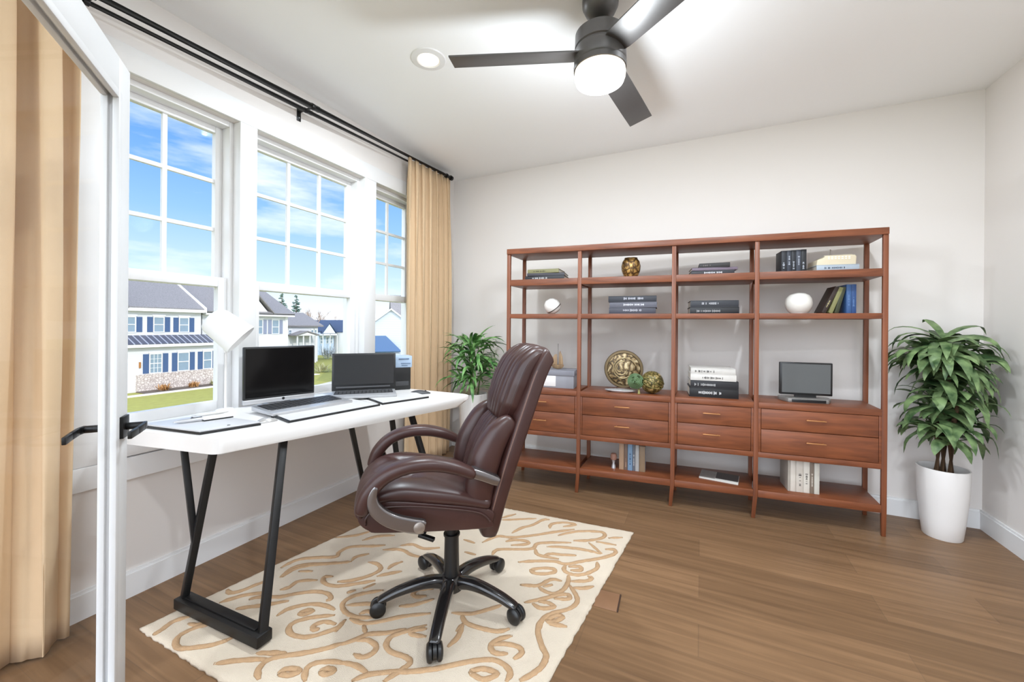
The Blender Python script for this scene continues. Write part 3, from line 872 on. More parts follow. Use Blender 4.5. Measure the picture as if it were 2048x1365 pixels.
# bay three
z = Z_S1
for L, T, rgb, ink, lb, off, rz in ((0.270, 0.032, (40, 40, 46), (210, 210, 215), 'black book with white lettering under the grey book on the top shelf', 0.0, 0.0),
                                 (0.285, 0.020, (112, 98, 112), None, 'mauve grey book in the middle of the stack on the top shelf', 0.012, 0.03),
                                 (0.190, 0.030, (38, 34, 34), (110, 100, 96), 'short black book on top of the mauve grey book', 0.012, -0.06)):
    flat_book(lb, B(1.455 + off, 0.08, z), L, 0.19, T, rgb, 'books on the top shelf', rz, ink, 21 + int(L * 100)); z += T
z = Z_S2
for L, T, rgb, ink, lb in ((0.305, 0.046, (34, 35, 38), (150, 150, 150), 'lower of two black books lying on the second shelf'),
                           (0.300, 0.046, (46, 48, 54), (170, 170, 175), 'upper of two black books lying on the second shelf')):
    flat_book(lb, B(1.467, 0.075, z), L, 0.22, T, rgb, 'black books on the second shelf', 0.0, ink, 31 + int(L * 1000)); z += T
z = Z_CAB
for L, T, rgb, ink, lb, off in ((0.305, 0.064, (24, 24, 26), (200, 200, 200), 'thick black book at the bottom of the stack on the drawers', 0.0),
                                (0.298, 0.052, (34, 34, 38), (170, 170, 170), 'black book second from the bottom of the stack on the drawers', 0.003),
                                (0.285, 0.044, (214, 210, 204), (70, 66, 62), 'white book with dark lettering on the two black books of the drawer stack', -0.004),
                                (0.278, 0.042, (206, 202, 196), (60, 56, 54), 'white book on top of the stack on the drawers', -0.006)):
    flat_book(lb, B(1.468 + off, 0.075, z), L, 0.21, T, rgb, 'books stacked on the drawers', 0.0, ink, 41 + int(L * 1000)); z += T
t = thing('magazine', 'open magazine with dark picture lying on the bottom shelf', 'magazine', B(1.50, 0.075, Z_LOW), BROT - 0.22)
obj('pages', box(BM(), -0.12, 0.12, 0, 0.17, 0, 0.010), pm('magazine_paper', (208, 204, 196), 0.6, var=0.03), t, bevel=0.002)
obj('cover_picture', box(BM(), -0.02, 0.118, 0.03, 0.168, 0.010, 0.0112), pm('dark_print', (64, 58, 56), 0.4, var=0.3, scale=40), t, smooth=False)
obj('cover_page', box(BM(), -0.118, -0.022, 0.012, 0.166, 0.010, 0.0112), pm('grey_print', (140, 134, 128), 0.45, var=0.35, scale=50), t, smooth=False)

# bay four
tt = 1.862
for k, (T, Hh, rgb) in enumerate(((0.030, 0.144, (34, 36, 42)), (0.024, 0.145, (52, 56, 66)), (0.026, 0.146, (30, 32, 38)), (0.026, 0.147, (62, 66, 76)), (0.030, 0.148, (28, 29, 33)))):
    nm_ = ('first', 'second', 'third', 'fourth', 'last')[k]
    stand_book('%s from the left of five small dark books standing on the top right shelf' % nm_, B(tt, 0.085, Z_S1), T, 0.12, Hh, rgb, 'dark books standing on the top right shelf', 0, (170, 175, 185), 51 + k); tt += T + 0.001
flat_book('pale blue grey book lying under the cream typewriter on the top right shelf', B(2.165, 0.07, Z_S1), 0.225, 0.19, 0.040, (168, 178, 188), 'books on the top shelf', 0.03, (70, 80, 96), 61)
t = thing('typewriter', 'small cream typewriter resting on a pale blue book on the top right shelf', 'typewriter', B(2.160, 0.085, Z_S1 + 0.040), BROT + 0.03)
CREAM = pm('cream_enamel', (216, 202, 174), 0.4, var=0.03)
bm = BM(); slab(bm, [(-0.105, 0, 0), (0.105, 0, 0), (0.108, 0, 0.050), (0.100, 0, 0.062), (-0.055, 0, 0.060), (-0.070, 0, 0.046), (-0.100, 0, 0.036)], 0.15, (0, 1, 0)); obj('case', bm, CREAM, t, bevel=0.005, seg=3)
bm = BM(); bar(bm, (-0.048, 0.05, 0.064), (0.104, 0.05, 0.068), 0.014, 0.010); obj('roller', bm, pm('pale_cream', (230, 220, 198), 0.5), t, bevel=0.002)
bm = BM(); tube(bm, [(-0.012, 0.06, 0.06), (-0.008, 0.06, 0.108)], [0.006, 0.004], 10); obj('carriage_lever', bm, pm('pale_lever', (226, 220, 206), 0.4), t)
bm = BM()
for r in range(2):
    for k in range(7): box(bm, -0.044 + k * 0.018, -0.034 + k * 0.018, -0.002, 0.0, 0.036 + r * 0.011, 0.043 + r * 0.011)
obj('keys', bm, pm('ivory_keys', (244, 238, 224), 0.4), t)

t = thing('globe_lamp', 'white round globe lamp on the second shelf at the right', 'lamp', B(1.967, 0.12, Z_S2), 0.0)
bm = BM(); lathe(bm, [(0.0, 0.004), (0.046, 0.004), (0.060, 0.018), (0.073, 0.045), (0.076, 0.070), (0.071, 0.098), (0.057, 0.121), (0.034, 0.134), (0.0, 0.138)], 40); obj('shade', bm, pm('opal_glass', (226, 222, 214), 0.3, var=0.01), t)
bm = BM(); cyl(bm, (0, 0, 0), 0.045, 0.005, 32); obj('base', bm, WHITEPL, t)
for k, (dt, Hh, ln, rgb, lb) in enumerate(((2.085, 0.180, 0.42, (50, 36, 30), 'dark brown book leaning in front of the olive book on the second shelf'),
                                            (2.122, 0.172, 0.34, (132, 130, 84), 'olive book leaning beside the two blue books on the second shelf'),
                                            (2.153, 0.170, 0.24, (58, 62, 40), 'dark green book leaning against the two blue books on the second shelf'))):
    stand_book(lb, B(dt, 0.085 + 0.001 * k, Z_S2), 0.022, 0.13, Hh, rgb, 'leaning books on the second shelf', ln, (190, 180, 130) if k == 0 else None, 71 + k)
for k, (dt, rgb, lb) in enumerate(((2.215, (58, 92, 140), 'left of two upright blue books on the second shelf'), (2.241, (44, 76, 126), 'right of two upright blue books on the second shelf'))):
    stand_book(lb, B(dt, 0.085, Z_S2), 0.025, 0.14, 0.183, rgb, 'blue books on the second shelf', 0, (96, 130, 176), 81 + k)

t = thing('small_television', 'small flat television with dark frame standing on the drawers', 'television', B(2.015, 0.16, Z_CAB), BROT + 0.02)
bm = BM(); box(bm, -0.148, 0.148, -0.012, 0.016, 0.042, 0.256)
tv = obj('frame', bm, BLACKPL, t, bevel=0.004)
obj('screen', box(BM(), -0.136, 0.136, -0.0135, -0.0118, 0.056, 0.246), pm('tv_grey_screen', (92, 94, 94), 0.3, var=0.02, scale=2), tv, smooth=False)
bm = BM(); prism(bm, [(-0.118, -0.075), (0.105, -0.075), (0.140, -0.01), (0.140, 0.045), (-0.145, 0.045), (-0.145, -0.01)], 0, 0.026); obj('stand_foot', bm, pm('tv_stand_grey', (138, 134, 130), 0.35, 0.3), t, bevel=0.004)
obj('speaker_bar', box(BM(), -0.098, 0.090, -0.078, -0.070, 0.004, 0.022), BLACKPL, t, bevel=0.002)
obj('neck', box(BM(), -0.06, 0.06, -0.006, 0.012, 0.024, 0.045), BLACKPL, t)
tt = 1.905
for k, (T, Hh, rgb, ink) in enumerate(((0.012, 0.206, (176, 168, 156), None), (0.030, 0.204, (214, 206, 194), None), (0.040, 0.202, (206, 198, 186), (70, 64, 60)), (0.034, 0.200, (216, 210, 198), (90, 84, 78)), (0.022, 0.198, (128, 114, 100), (210, 200, 186)), (0.028, 0.196, (204, 200, 188), None))):
    lb = ('thin grey book at the left end of the white books on the bottom right shelf', 'plain white book second in the row on the bottom right shelf', 'white book with a black mark on its spine on the bottom right shelf',
          'white book right of the one with a black mark on the bottom right shelf', 'patterned brown book between the white books on the bottom right shelf', 'white book at the right end of the row on the bottom right shelf')[k]
    stand_book(lb, B(tt, 0.06, Z_LOW), T, 0.17, Hh, rgb, 'white books on the bottom right shelf', 0, ink, 91 + k); tt += T + 0.001

RUG_LINES = [
 [(-1.935,0.83),(-1.935,0.856),(-1.947,0.906),(-1.913,0.955)],
 [(-1.793,0.962),(-1.826,0.927),(-1.838,0.88),(-1.82,0.854),(-1.773,0.839),(-1.724,0.862),(-1.663,0.913),(-1.638,0.97)],
 [(-1.881,0.925),(-1.842,0.935),(-1.827,0.964)],
 [(-1.574,0.855),(-1.526,0.891),(-1.467,0.927),(-1.417,0.951)],
 [(-1.486,0.95),(-1.445,0.97),(-1.384,1.0)],
 [(-1.365,0.884),(-1.405,0.906),(-1.417,0.943),(-1.389,0.979),(-1.326,1.028),(-1.274,1.074),(-1.231,1.127)],
 [(-1.322,0.932),(-1.32,0.954),(-1.285,0.968),(-1.271,0.961),(-1.29,0.94),(-1.322,0.932)],
 [(-1.217,0.948),(-1.252,0.975),(-1.255,1.007),(-1.208,1.042),(-1.154,1.061)],
 [(-1.2,1.0),(-1.191,1.018),(-1.163,1.02),(-1.176,0.997),(-1.2,1.0)],
 [(-1.796,1.059),(-1.754,1.093),(-1.703,1.132),(-1.639,1.192)],
 [(-1.9,1.051),(-1.876,1.092),(-1.842,1.139),(-1.773,1.188)],
 [(-1.962,1.12),(-1.924,1.111),(-1.892,1.146),(-1.877,1.198),(-1.859,1.245)],
 [(-1.807,1.122),(-1.767,1.16),(-1.702,1.188),(-1.659,1.231),(-1.592,1.284),(-1.525,1.3),(-1.484,1.282),(-1.493,1.263)],
 [(-1.744,1.222),(-1.723,1.252),(-1.721,1.303),(-1.649,1.347)],
 [(-1.599,1.107),(-1.592,1.158),(-1.538,1.216),(-1.473,1.24),(-1.409,1.239)],
 [(-1.526,1.162),(-1.516,1.188),(-1.488,1.191),(-1.503,1.163),(-1.526,1.162)],
 [(-1.384,1.217),(-1.451,1.172),(-1.495,1.125),(-1.494,1.088),(-1.449,1.068),(-1.383,1.085),(-1.342,1.131),(-1.317,1.174),(-1.326,1.213)],
 [(-1.338,1.182),(-1.391,1.172),(-1.412,1.14),(-1.396,1.123),(-1.376,1.136)],
 [(-1.898,1.334),(-1.89,1.407),(-1.844,1.455),(-1.735,1.523)],
 [(-1.824,1.288),(-1.826,1.36),(-1.769,1.426),(-1.648,1.504)],
 [(-1.829,1.283),(-1.844,1.358),(-1.811,1.408),(-1.735,1.455),(-1.677,1.488),(-1.622,1.53)],
 [(-1.833,1.473),(-1.732,1.522),(-1.751,1.566),(-1.731,1.632),(-1.634,1.685),(-1.576,1.725)],
 [(-1.626,1.533),(-1.635,1.57),(-1.594,1.622)],
 [(-1.556,1.381),(-1.501,1.417),(-1.451,1.485),(-1.442,1.544),(-1.488,1.571),(-1.543,1.563)],
 [(-1.606,1.401),(-1.639,1.376),(-1.606,1.348),(-1.537,1.353),(-1.461,1.41),(-1.4,1.466)],
 [(-1.407,1.395),(-1.383,1.448)],
 [(-1.453,1.342),(-1.429,1.373)],
 [(-1.315,1.428),(-1.385,1.367),(-1.413,1.322),(-1.41,1.28),(-1.358,1.249),(-1.288,1.25),(-1.226,1.279)],
 [(-1.39,1.279),(-1.333,1.317),(-1.253,1.356)],
 [(-1.297,1.265),(-1.28,1.293),(-1.224,1.3)],
 [(-1.314,1.23),(-1.248,1.233),(-1.196,1.265),(-1.122,1.336),(-1.029,1.401)],
 [(-1.307,1.152),(-1.324,1.219)],
 [(-1.18,1.377),(-1.128,1.409),(-1.071,1.481)],
 [(-1.113,1.538),(-1.173,1.501),(-1.176,1.468),(-1.15,1.458),(-1.113,1.483)],
 [(-1.41,1.56),(-1.411,1.598),(-1.385,1.645)],
 [(-1.419,1.492),(-1.373,1.541),(-1.334,1.578)],
 [(-1.891,1.661),(-1.803,1.73),(-1.764,1.801)],
 [(-1.729,1.704),(-1.684,1.776),(-1.601,1.829)],
 [(-1.794,1.355),(-1.73,1.385)],
 [(-1.501,1.756),(-1.442,1.797),(-1.365,1.789),(-1.29,1.836)],
 [(-1.558,1.683),(-1.468,1.727),(-1.386,1.712),(-1.331,1.718)],
 [(-1.128,2.268),(-1.05,2.314),(-0.938,2.383)],
 [(-1.14,2.292),(-1.081,2.383)],
 [(-1.001,2.149),(-0.976,2.228),(-0.929,2.293),(-0.896,2.382),(-0.857,2.408)],
 [(-1.108,1.984),(-1.061,2.081),(-0.981,2.107),(-0.883,2.18),(-0.787,2.267),(-0.682,2.358)],
 [(-0.82,2.304),(-0.826,2.358),(-0.758,2.413),(-0.693,2.416),(-0.753,2.358)],
 [(-0.999,1.901),(-0.997,1.957),(-0.903,2.008),(-0.83,2.05),(-0.823,2.111),(-0.749,2.159),(-0.655,2.205)],
 [(-0.766,2.104),(-0.682,2.139),(-0.573,2.164),(-0.478,2.166)],
 [(-0.753,2.006),(-0.722,2.047),(-0.659,2.067),(-0.593,2.094)],
 [(-0.814,2.057),(-0.777,2.009),(-0.667,2.021)],
 [(-0.849,1.902),(-0.762,1.954),(-0.678,1.99),(-0.619,1.994),(-0.545,2.06),(-0.465,2.13),(-0.413,2.198),(-0.421,2.238),(-0.468,2.221)],
 [(-0.76,1.867),(-0.715,1.908),(-0.661,1.925),(-0.656,1.895),(-0.722,1.853),(-0.76,1.867)],
 [(-0.619,1.994),(-0.612,1.939),(-0.56,1.923),(-0.507,1.958),(-0.468,2.029),(-0.48,2.082)],
 [(-0.603,1.977),(-0.551,2.003),(-0.538,1.975),(-0.584,1.953)],
 [(-0.765,1.74),(-0.688,1.769),(-0.647,1.84),(-0.595,1.853)],
 [(-0.681,1.765),(-0.649,1.748),(-0.6,1.748),(-0.57,1.794),(-0.567,1.862),(-0.581,1.908)],
 [(-0.556,1.842),(-0.503,1.78),(-0.489,1.733),(-0.511,1.68),(-0.562,1.628),(-0.589,1.575),(-0.579,1.505)],
 [(-0.664,1.773),(-0.626,1.808)],
 [(-0.699,1.635),(-0.634,1.693),(-0.58,1.75),(-0.538,1.77),(-0.53,1.743),(-0.589,1.718)],
 [(-0.665,1.648),(-0.621,1.634),(-0.571,1.665),(-0.6,1.68),(-0.644,1.669)],
 [(-0.567,1.579),(-0.546,1.622),(-0.517,1.623),(-0.545,1.58),(-0.567,1.579)],
 [(-0.568,1.569),(-0.533,1.57),(-0.484,1.581)],
 [(-0.558,1.867),(-0.493,1.903),(-0.471,1.935),(-0.494,1.946)],
 [(-0.536,1.827),(-0.487,1.846),(-0.448,1.882)],
 [(-0.952,1.442),(-0.875,1.473),(-0.818,1.531),(-0.781,1.577)],
 [(-0.908,1.453),(-0.868,1.421),(-0.804,1.42),(-0.728,1.435),(-0.69,1.469)],
 [(-0.874,1.362),(-0.876,1.41)],
 [(-0.994,2.052),(-0.959,2.087),(-0.891,2.108),(-0.873,2.081),(-0.951,2.031)],
 [(-0.748,2.246),(-0.653,2.345),(-0.524,2.396),(-0.505,2.34),(-0.572,2.27),(-0.651,2.231)],
 [(-0.477,2.347),(-0.403,2.39)],
 [(-0.566,2.249),(-0.473,2.169)],
 [(-0.532,2.277),(-0.42,2.291)],
 [(-1.219,1.966),(-1.142,1.961)],
 [(-1.147,1.861),(-1.078,1.863)],
 [(-1.173,1.056),(-1.113,1.07),(-1.048,1.064)],
 [(-1.076,1.017),(-1.042,1.062),(-0.972,1.108),(-0.915,1.137),(-0.841,1.187),(-0.771,1.247),(-0.694,1.3),(-0.643,1.307),(-0.6,1.285),(-0.597,1.245)],
 [(-0.976,1.062),(-0.957,1.112),(-0.944,1.162),(-0.975,1.177),(-1.039,1.172),(-1.08,1.19),(-1.09,1.229),(-1.057,1.275),(-1.002,1.341)],
 [(-0.724,1.225),(-0.692,1.257),(-0.639,1.259),(-0.671,1.22),(-0.724,1.225)],
 [(-1.238,1.113),(-1.205,1.157),(-1.179,1.201),(-1.121,1.235),(-1.063,1.287)],
 [(-1.158,1.104),(-1.117,1.108),(-1.097,1.138),(-1.111,1.169),(-1.16,1.176),(-1.197,1.155)],
 [(-1.233,1.227),(-1.192,1.198)],
 [(-0.99,1.325),(-1.031,1.293),(-1.025,1.273),(-0.967,1.289)],
 [(-0.665,1.441),(-0.707,1.398),(-0.718,1.359),(-0.688,1.336),(-0.642,1.355)],
 [(-0.713,1.367),(-0.676,1.39),(-0.62,1.4),(-0.598,1.379),(-0.614,1.341)],
 [(-0.875,1.412),(-0.855,1.343),(-0.863,1.283)],
 [(-0.572,1.611),(-0.591,1.563),(-0.582,1.505),(-0.539,1.44),(-0.51,1.406),(-0.51,1.352),(-0.533,1.303),(-0.557,1.269)],
 [(-1.3,0.83),(-1.1,0.95),(-0.95,1.0),(-0.8,0.97)],
 [(-0.75,0.9),(-0.6,1.0),(-0.62,1.15)],
 [(-1.05,0.84),(-0.9,0.9),(-0.8,0.86)],
]

# ================================================================== RUG
RQ = [(-2.035, 0.828), (-0.515, 0.828), (-0.357, 2.492), (-1.790, 2.400)]
RT = 0.014
rug = thing('area_rug', 'cream area rug with raised tan scrolls under the chair', 'rug', (-1.2, 1.65, 0))
NX, NY = 110, 110
def rq(u, v):
    a = Vector(RQ[0]) * (1 - u) + Vector(RQ[1]) * u; b = Vector(RQ[3]) * (1 - u) + Vector(RQ[2]) * u
    return a * (1 - v) + b * v
rnd = random.Random(5)
bm = BM(); rows = []
for j in range(NY + 1):
    row = []
    for i in range(NX + 1):
        p = rq(i / NX, j / NY)
        ed = i in (0, NX) or j in (0, NY)
        w = 0.0028 if ed else 0.0015
        row.append(bm.verts.new((p.x + 1.2 + rnd.uniform(-w, w), p.y - 1.65 + rnd.uniform(-w, w), (RT * 0.55 if ed else RT) + rnd.uniform(-0.0012, 0.0012))))
    rows.append(row)
for A, B_ in zip(rows, rows[1:]):
    for i in range(NX): bm.faces.new((A[i], A[i + 1], B_[i + 1], B_[i]))
edge = rows[0] + [r[-1] for r in rows[1:]] + rows[-1][-2::-1] + [r[0] for r in rows[-2:0:-1]]
low = [bm.verts.new((v.co.x, v.co.y, 0.0)) for v in edge]
for k in range(len(edge)):
    k2 = (k + 1) % len(edge)
    bm.faces.new((edge[k], low[k], low[k2], edge[k2]))
bm.faces.new(low[::-1])
RUGC = pm('cream_pile', (226, 211, 190), 0.95, var=0.06, scale=14, bump=0.9, bscale=420)
RUGT = pm('tan_pile', (196, 160, 122), 0.95, var=0.16, scale=60, bump=0.9, bscale=420)
obj('pile', bm, RUGC, rug, angle=180)
bm = BM()
for ln in RUG_LINES:
    closed = ln[0] == ln[-1]
    pts = [(x + 1.2, y - 1.65, RT + 0.001) for x, y in (ln[:-1] if closed else ln)]
    pts = catmull(pts, 5, closed)
    n = len(pts)
    rr = [0.0118 * (1.0 if closed else min(1.0, 0.45 + 0.18 * min(k, n - 1 - k))) + rnd.uniform(-0.0012, 0.0012) for k in range(n)]
    tube(bm, pts, rr, 8, True, closed)
for v in bm.verts:
    v.co.z = RT + (v.co.z - RT) * 0.42 + rnd.uniform(-0.0008, 0.0008)
obj('raised_scrolls', bm, RUGT, rug, angle=180)

# ================================================================== DESK
DZ = 0.79
DA, DB_, DC, DDk = Vector((-1.712, 0.927, 0)), Vector((-1.325, 2.258, 0)), Vector((-2.20, 2.268, 0)), Vector((-2.262, 0.835, 0))
DO = Vector((-1.85, 1.55, 0))
desk = thing('desk', 'long white desk with black metal legs under the windows', 'desk', DO)
def rounded(poly, r, n=6):
    o = []
    m = len(poly)
    for i in range(m):
        p, a, b = Vector(poly[i]), Vector(poly[i - 1]), Vector(poly[(i + 1) % m])
        r_ = r[i] if isinstance(r, (list, tuple)) else r
        da, db = (a - p).normalized(), (b - p).normalized()
        q0, q1 = p + da * r_, p + db * r_
        for k in range(n + 1):
            t_ = k / n
            o.append(q0 * (1 - t_) ** 2 + p * 2 * t_ * (1 - t_) + q1 * t_ ** 2)
    return o
pl = [p - DO for p in (DA, DB_, DC, DDk)]
top = rounded(pl, [0.03, 0.10, 0.02, 0.02])
bm = BM()
def inset(poly, d):
    c = sum((Vector(p) for p in poly), Vector()) / len(poly)
    return [Vector(p) + (c - Vector(p)).normalized() * d for p in poly]
low_p = []
for p in top:
    f = max(0.0, min(1.0, (p.y - 0.25) / 0.45))       # the underside draws in towards the far end
    c = Vector((-0.05, 0.0, 0)); low_p.append(p + (c - p).normalized() * 0.07 * f)
levels = [(top, DZ - 0.004, 0.0), (top, DZ - 0.045, 0.0)]
r0 = [bm.verts.new((p.x, p.y, DZ)) for p in inset(top, 0.004)]
r1 = [bm.verts.new((p.x, p.y, DZ - 0.004)) for p in top]
r2 = [bm.verts.new((p.x, p.y, DZ - (0.062 - 0.042 * max(0, min(1, (p.y - 0.25) / 0.45))))) for p in top]
r3 = [bm.verts.new((p.x, p.y, DZ - 0.066)) for p in low_p]
bm.faces.new(r0)
for A, B_ in ((r1, r0), (r2, r1), (r3, r2)):
    n = len(A)
    for k in range(n): bm.faces.new((A[k], A[(k + 1) % n], B_[(k + 1) % n], B_[k]))
bm.faces.new(r3[::-1])
obj('desktop', bm, WHITEPL, desk, angle=35)
LEGM = pm('black_powder_coat', (24, 23, 23), 0.45, 0.2, var=0.1)
BZ = 0.0205
def leg(p, q, w=0.032, h=0.030):
    bm = BM(); bar(bm, Vector(p) - DO, Vector(q) - DO, w, h, (0, 0, 1) if abs(Vector(q).z - Vector(p).z) < 0.1 else (0.3, 1, 0))
    return bm
uz = DZ - 0.066
# near end frame
obj('leg', leg((-1.505, 0.985, BZ + 0.02), (-1.715, 1.215, uz), 0.034, 0.030), LEGM, desk, bevel=0.003)
obj('leg', leg((-2.005, 0.968, BZ + 0.02), (-1.872, 1.013, uz), 0.034, 0.026), LEGM, desk, bevel=0.003)
obj('leg', leg((-1.955, 0.985, 0.285), (-2.035, 0.975, uz), 0.030, 0.024), LEGM, desk, bevel=0.003)
bm = BM(); bar(bm, Vector((-2.022, 0.968, BZ + 0.022)) - DO, Vector((-1.488, 0.985, BZ + 0.022)) - DO, 0.062, 0.044, (0, 0, 1))
fb_ = obj('foot_bar', bm, LEGM, desk, bevel=0.004)
bm = BM(); bar(bm, Vector((-1.98, 0.975, BZ + 0.047)) - DO, Vector((-1.53, 0.989, BZ + 0.047)) - DO, 0.034, 0.006, (0, 0, 1))
obj('top_strip', bm, LEGM, fb_, bevel=0.001)
# far end frame
obj('leg', leg((-2.12, 2.12, BZ + 0.02), (-1.785, 1.655, uz), 0.034, 0.026), LEGM, desk, bevel=0.003)
obj('leg', leg((-1.80, 2.13, BZ + 0.02), (-1.765, 1.965, uz), 0.030, 0.026), LEGM, desk, bevel=0.003)
obj('leg', leg((-1.52, 2.15, BZ + 0.02), (-1.715, 2.075, uz), 0.034, 0.030), LEGM, desk, bevel=0.003)
bm = BM(); bar(bm, Vector((-2.14, 2.118, BZ + 0.022)) - DO, Vector((-1.50, 2.152, BZ + 0.022)) - DO, 0.062, 0.044, (0, 0, 1))
obj('foot_bar', bm, LEGM, desk, bevel=0.004)
for (a, b) in (((-2.05, 0.985), (-1.69, 1.24)), ((-1.80, 1.65), (-1.70, 2.09))):
    bm = BM(); bar(bm, Vector((a[0], a[1], uz - 0.005)) - DO, Vector((b[0], b[1], uz - 0.005)) - DO, 0.05, 0.010, (0, 0, 1))
    obj('mounting_plate', bm, LEGM, desk)

# ------------------------------------------------------------------ things on the desk
def local(p, rz):
    return None
SCREEN = pm('dark_screen', (16, 15, 15), 0.12, var=0.05, spec=0.25)
KEYM = pm('black_keys', (30, 30, 32), 0.5, var=0.1)
def keys(par, nx, ny, x0, x1, y0, y1, z, mat, h=0.003):
    bm = BM(); w, d = (x1 - x0) / nx, (y1 - y0) / ny
    for j in range(ny):
        for i in range(nx):
            box(bm, x0 + i * w + w * 0.1, x0 + (i + 1) * w - w * 0.1, y0 + j * d + d * 0.12, y0 + (j + 1) * d - d * 0.12, z, z + h)
    return obj('keys', bm, mat, par, smooth=False)

# all-in-one computer
rz = math.atan2(0.357, 0.099)
t = thing('all_in_one_computer', 'black-screened desktop computer with silver chin at the near end of the desk', 'computer', (-2.165, 1.512, DZ), rz)
# local +x runs along the screen to the right, local -y faces the room
bm = BM(); box(bm, -0.186, 0.186, -0.008, 0.016, 0.034, 0.322)
sc_ = obj('screen_housing', bm, BLACKPL, t, bevel=0.006)
obj('screen', box(BM(), -0.176, 0.176, -0.0095, -0.0078, 0.046, 0.312), SCREEN, sc_, smooth=False)
bm = BM(); box(bm, -0.186, 0.186, -0.009, 0.016, 0.010, 0.036); ch_ = obj('chin', bm, SILVER, t, bevel=0.004)
bm = BM(); lathe(bm, [(0.0075, 0), (0.0075, 0.0015), (0, 0.002)], 20, (0.012, -0.009, 0.026), (0, -1, 0)); obj('round_badge', bm, BLACKPL, ch_)
bm = BM(); slab(bm, [(-0.06, 0.018, 0.012), (0.06, 0.018, 0.012), (0.05, 0.018, 0.16), (-0.05, 0.018, 0.16)], 0.006, (0, 1, 0)); box(bm, -0.085, 0.085, -0.045, 0.055, 0, 0.006); box(bm, -0.06, 0.06, 0.014, 0.024, 0.004, 0.02)
obj('stand', bm, SILVER, t, bevel=0.002)

# keyboard tray in front of it
t = thing('keyboard', 'silver keyboard with black keys in front of the desktop computer', 'keyboard', (-1.905, 1.465, DZ + 0.011), math.radians(82), group=None)
bm = BM(); vs8 = []
slab(bm, [(-0.215, -0.11, 0), (0.215, -0.11, 0), (0.215, 0.10, 0.0), (-0.215, 0.10, 0.0)], 0.014, (0, 0, 1))
for v in bm.verts:
    if v.co.z > 0.005 and v.co.y > 0: v.co.z += 0.010
kb_ = obj('case', bm, SILVER, t, bevel=0.004)
bm = BM(); slab(bm, [(-0.195, -0.055, 0.0145), (0.195, -0.055, 0.0145), (0.195, 0.085, 0.0245), (-0.195, 0.085, 0.0245)], 0.0015, (0, 0, 1)); obj('key_bed', bm, KEYM, t, smooth=False)
bm = BM()
for j in range(5):
    for i in range(15):
        x = -0.19 + i * 0.0254; y = -0.05 + j * 0.0265; z = 0.0165 + (y + 0.055) / 0.14 * 0.010
        box(bm, x, x + 0.021, y, y + 0.022, z, z + 0.003)
obj('keys', bm, pm('grey_key_tops', (58, 58, 60), 0.45, var=0.3, scale=200), t, smooth=False)

# black mats along the front edge
def mat_thing(label, quad, z0, th, top_in):
    c = sum((Vector((x, y, 0)) for x, y in quad), Vector()) / 4
    t = thing('desk_mat', label, 'desk mat', (c.x, c.y, z0), group='black edged desk mats')
    bm = BM(); prism(bm, [(x - c.x, y - c.y) for x, y in quad], 0, th); obj('base', bm, BLACKPL, t, bevel=0.001)
    bm = BM(); prism(bm, [((x - c.x) * top_in, (y - c.y) * top_in) for x, y in quad], th, th + 0.0015); lab(obj('top_sheet', bm, pm('pale_sheet', (212, 210, 208), 0.45, var=0.02), t, smooth=False), 'pale grey top sheet')
    return t
def edge_pt(f, back):                          # along the desk's front edge, set back from it
    p = DA.lerp(DB_, f); d_ = (DB_ - DA).normalized(); n_ = Vector((-d_.y, d_.x, 0))
    q = p + n_ * back
    return (q.x, q.y)
mat_thing('black edged mat under the silver keyboard at the front edge of the desk', [edge_pt(0.205, 0.05), edge_pt(0.56, 0.112), edge_pt(0.54, 0.40), edge_pt(0.20, 0.33)], DZ, 0.010, 0.965)
mat_thing('black edged mat under the open laptop at the front edge of the desk', [edge_pt(0.575, 0.125), edge_pt(0.80, 0.115), edge_pt(0.83, 0.34), edge_pt(0.60, 0.40)], DZ, 0.010, 0.965)

# laptop
la = math.atan2(0.70, 0.71)
t = thing('laptop', 'open black laptop in front of the printer on the desk', 'laptop', (-1.975, 1.955, DZ + 0.0115), la)
bm = BM(); box(bm, -0.19, 0.19, -0.235, 0.0, 0, 0.014); bs_ = obj('base', bm, pm('laptop_grey', (176, 176, 178), 0.4, 0.3, var=0.03), t, bevel=0.003)
obj('key_bed', box(BM(), -0.172, 0.172, -0.150, -0.022, 0.014, 0.0148), KEYM, bs_, smooth=False)
keys(bs_, 15, 6, -0.17, 0.17, -0.148, -0.024, 0.0148, pm('grey_laptop_keys', (70, 70, 72), 0.45, var=0.4, scale=160), 0.002)
bm = BM(); box(bm, -0.195, 0.195, 0.0, 0.010, 0.012, 0.252)
bmesh.ops.rotate(bm, verts=bm.verts, cent=(0, 0, 0.012), matrix=Matrix.Rotation(-0.10, 3, 'X'))
ld_ = obj('lid', bm, BLACKPL, t, bevel=0.003)
bm = BM(); box(bm, -0.183, 0.183, -0.0012, 0.0002, 0.052, 0.242)
bmesh.ops.rotate(bm, verts=bm.verts, cent=(0, 0, 0.012), matrix=Matrix.Rotation(-0.10, 3, 'X'))
obj('screen', bm, pm('glossy_screen', (20, 20, 22), 0.06, var=0.05, spec=0.9), ld_, smooth=False)
bm = BM(); box(bm, -0.17, 0.16, -0.0030, -0.0005, 0.030, 0.040)
bmesh.ops.rotate(bm, verts=bm.verts, cent=(0, 0, 0.012), matrix=Matrix.Rotation(-0.10, 3, 'X'))
obj('hinge_strip', bm, pm('hinge_grey', (84, 84, 86), 0.35, 0.4), ld_, smooth=False)

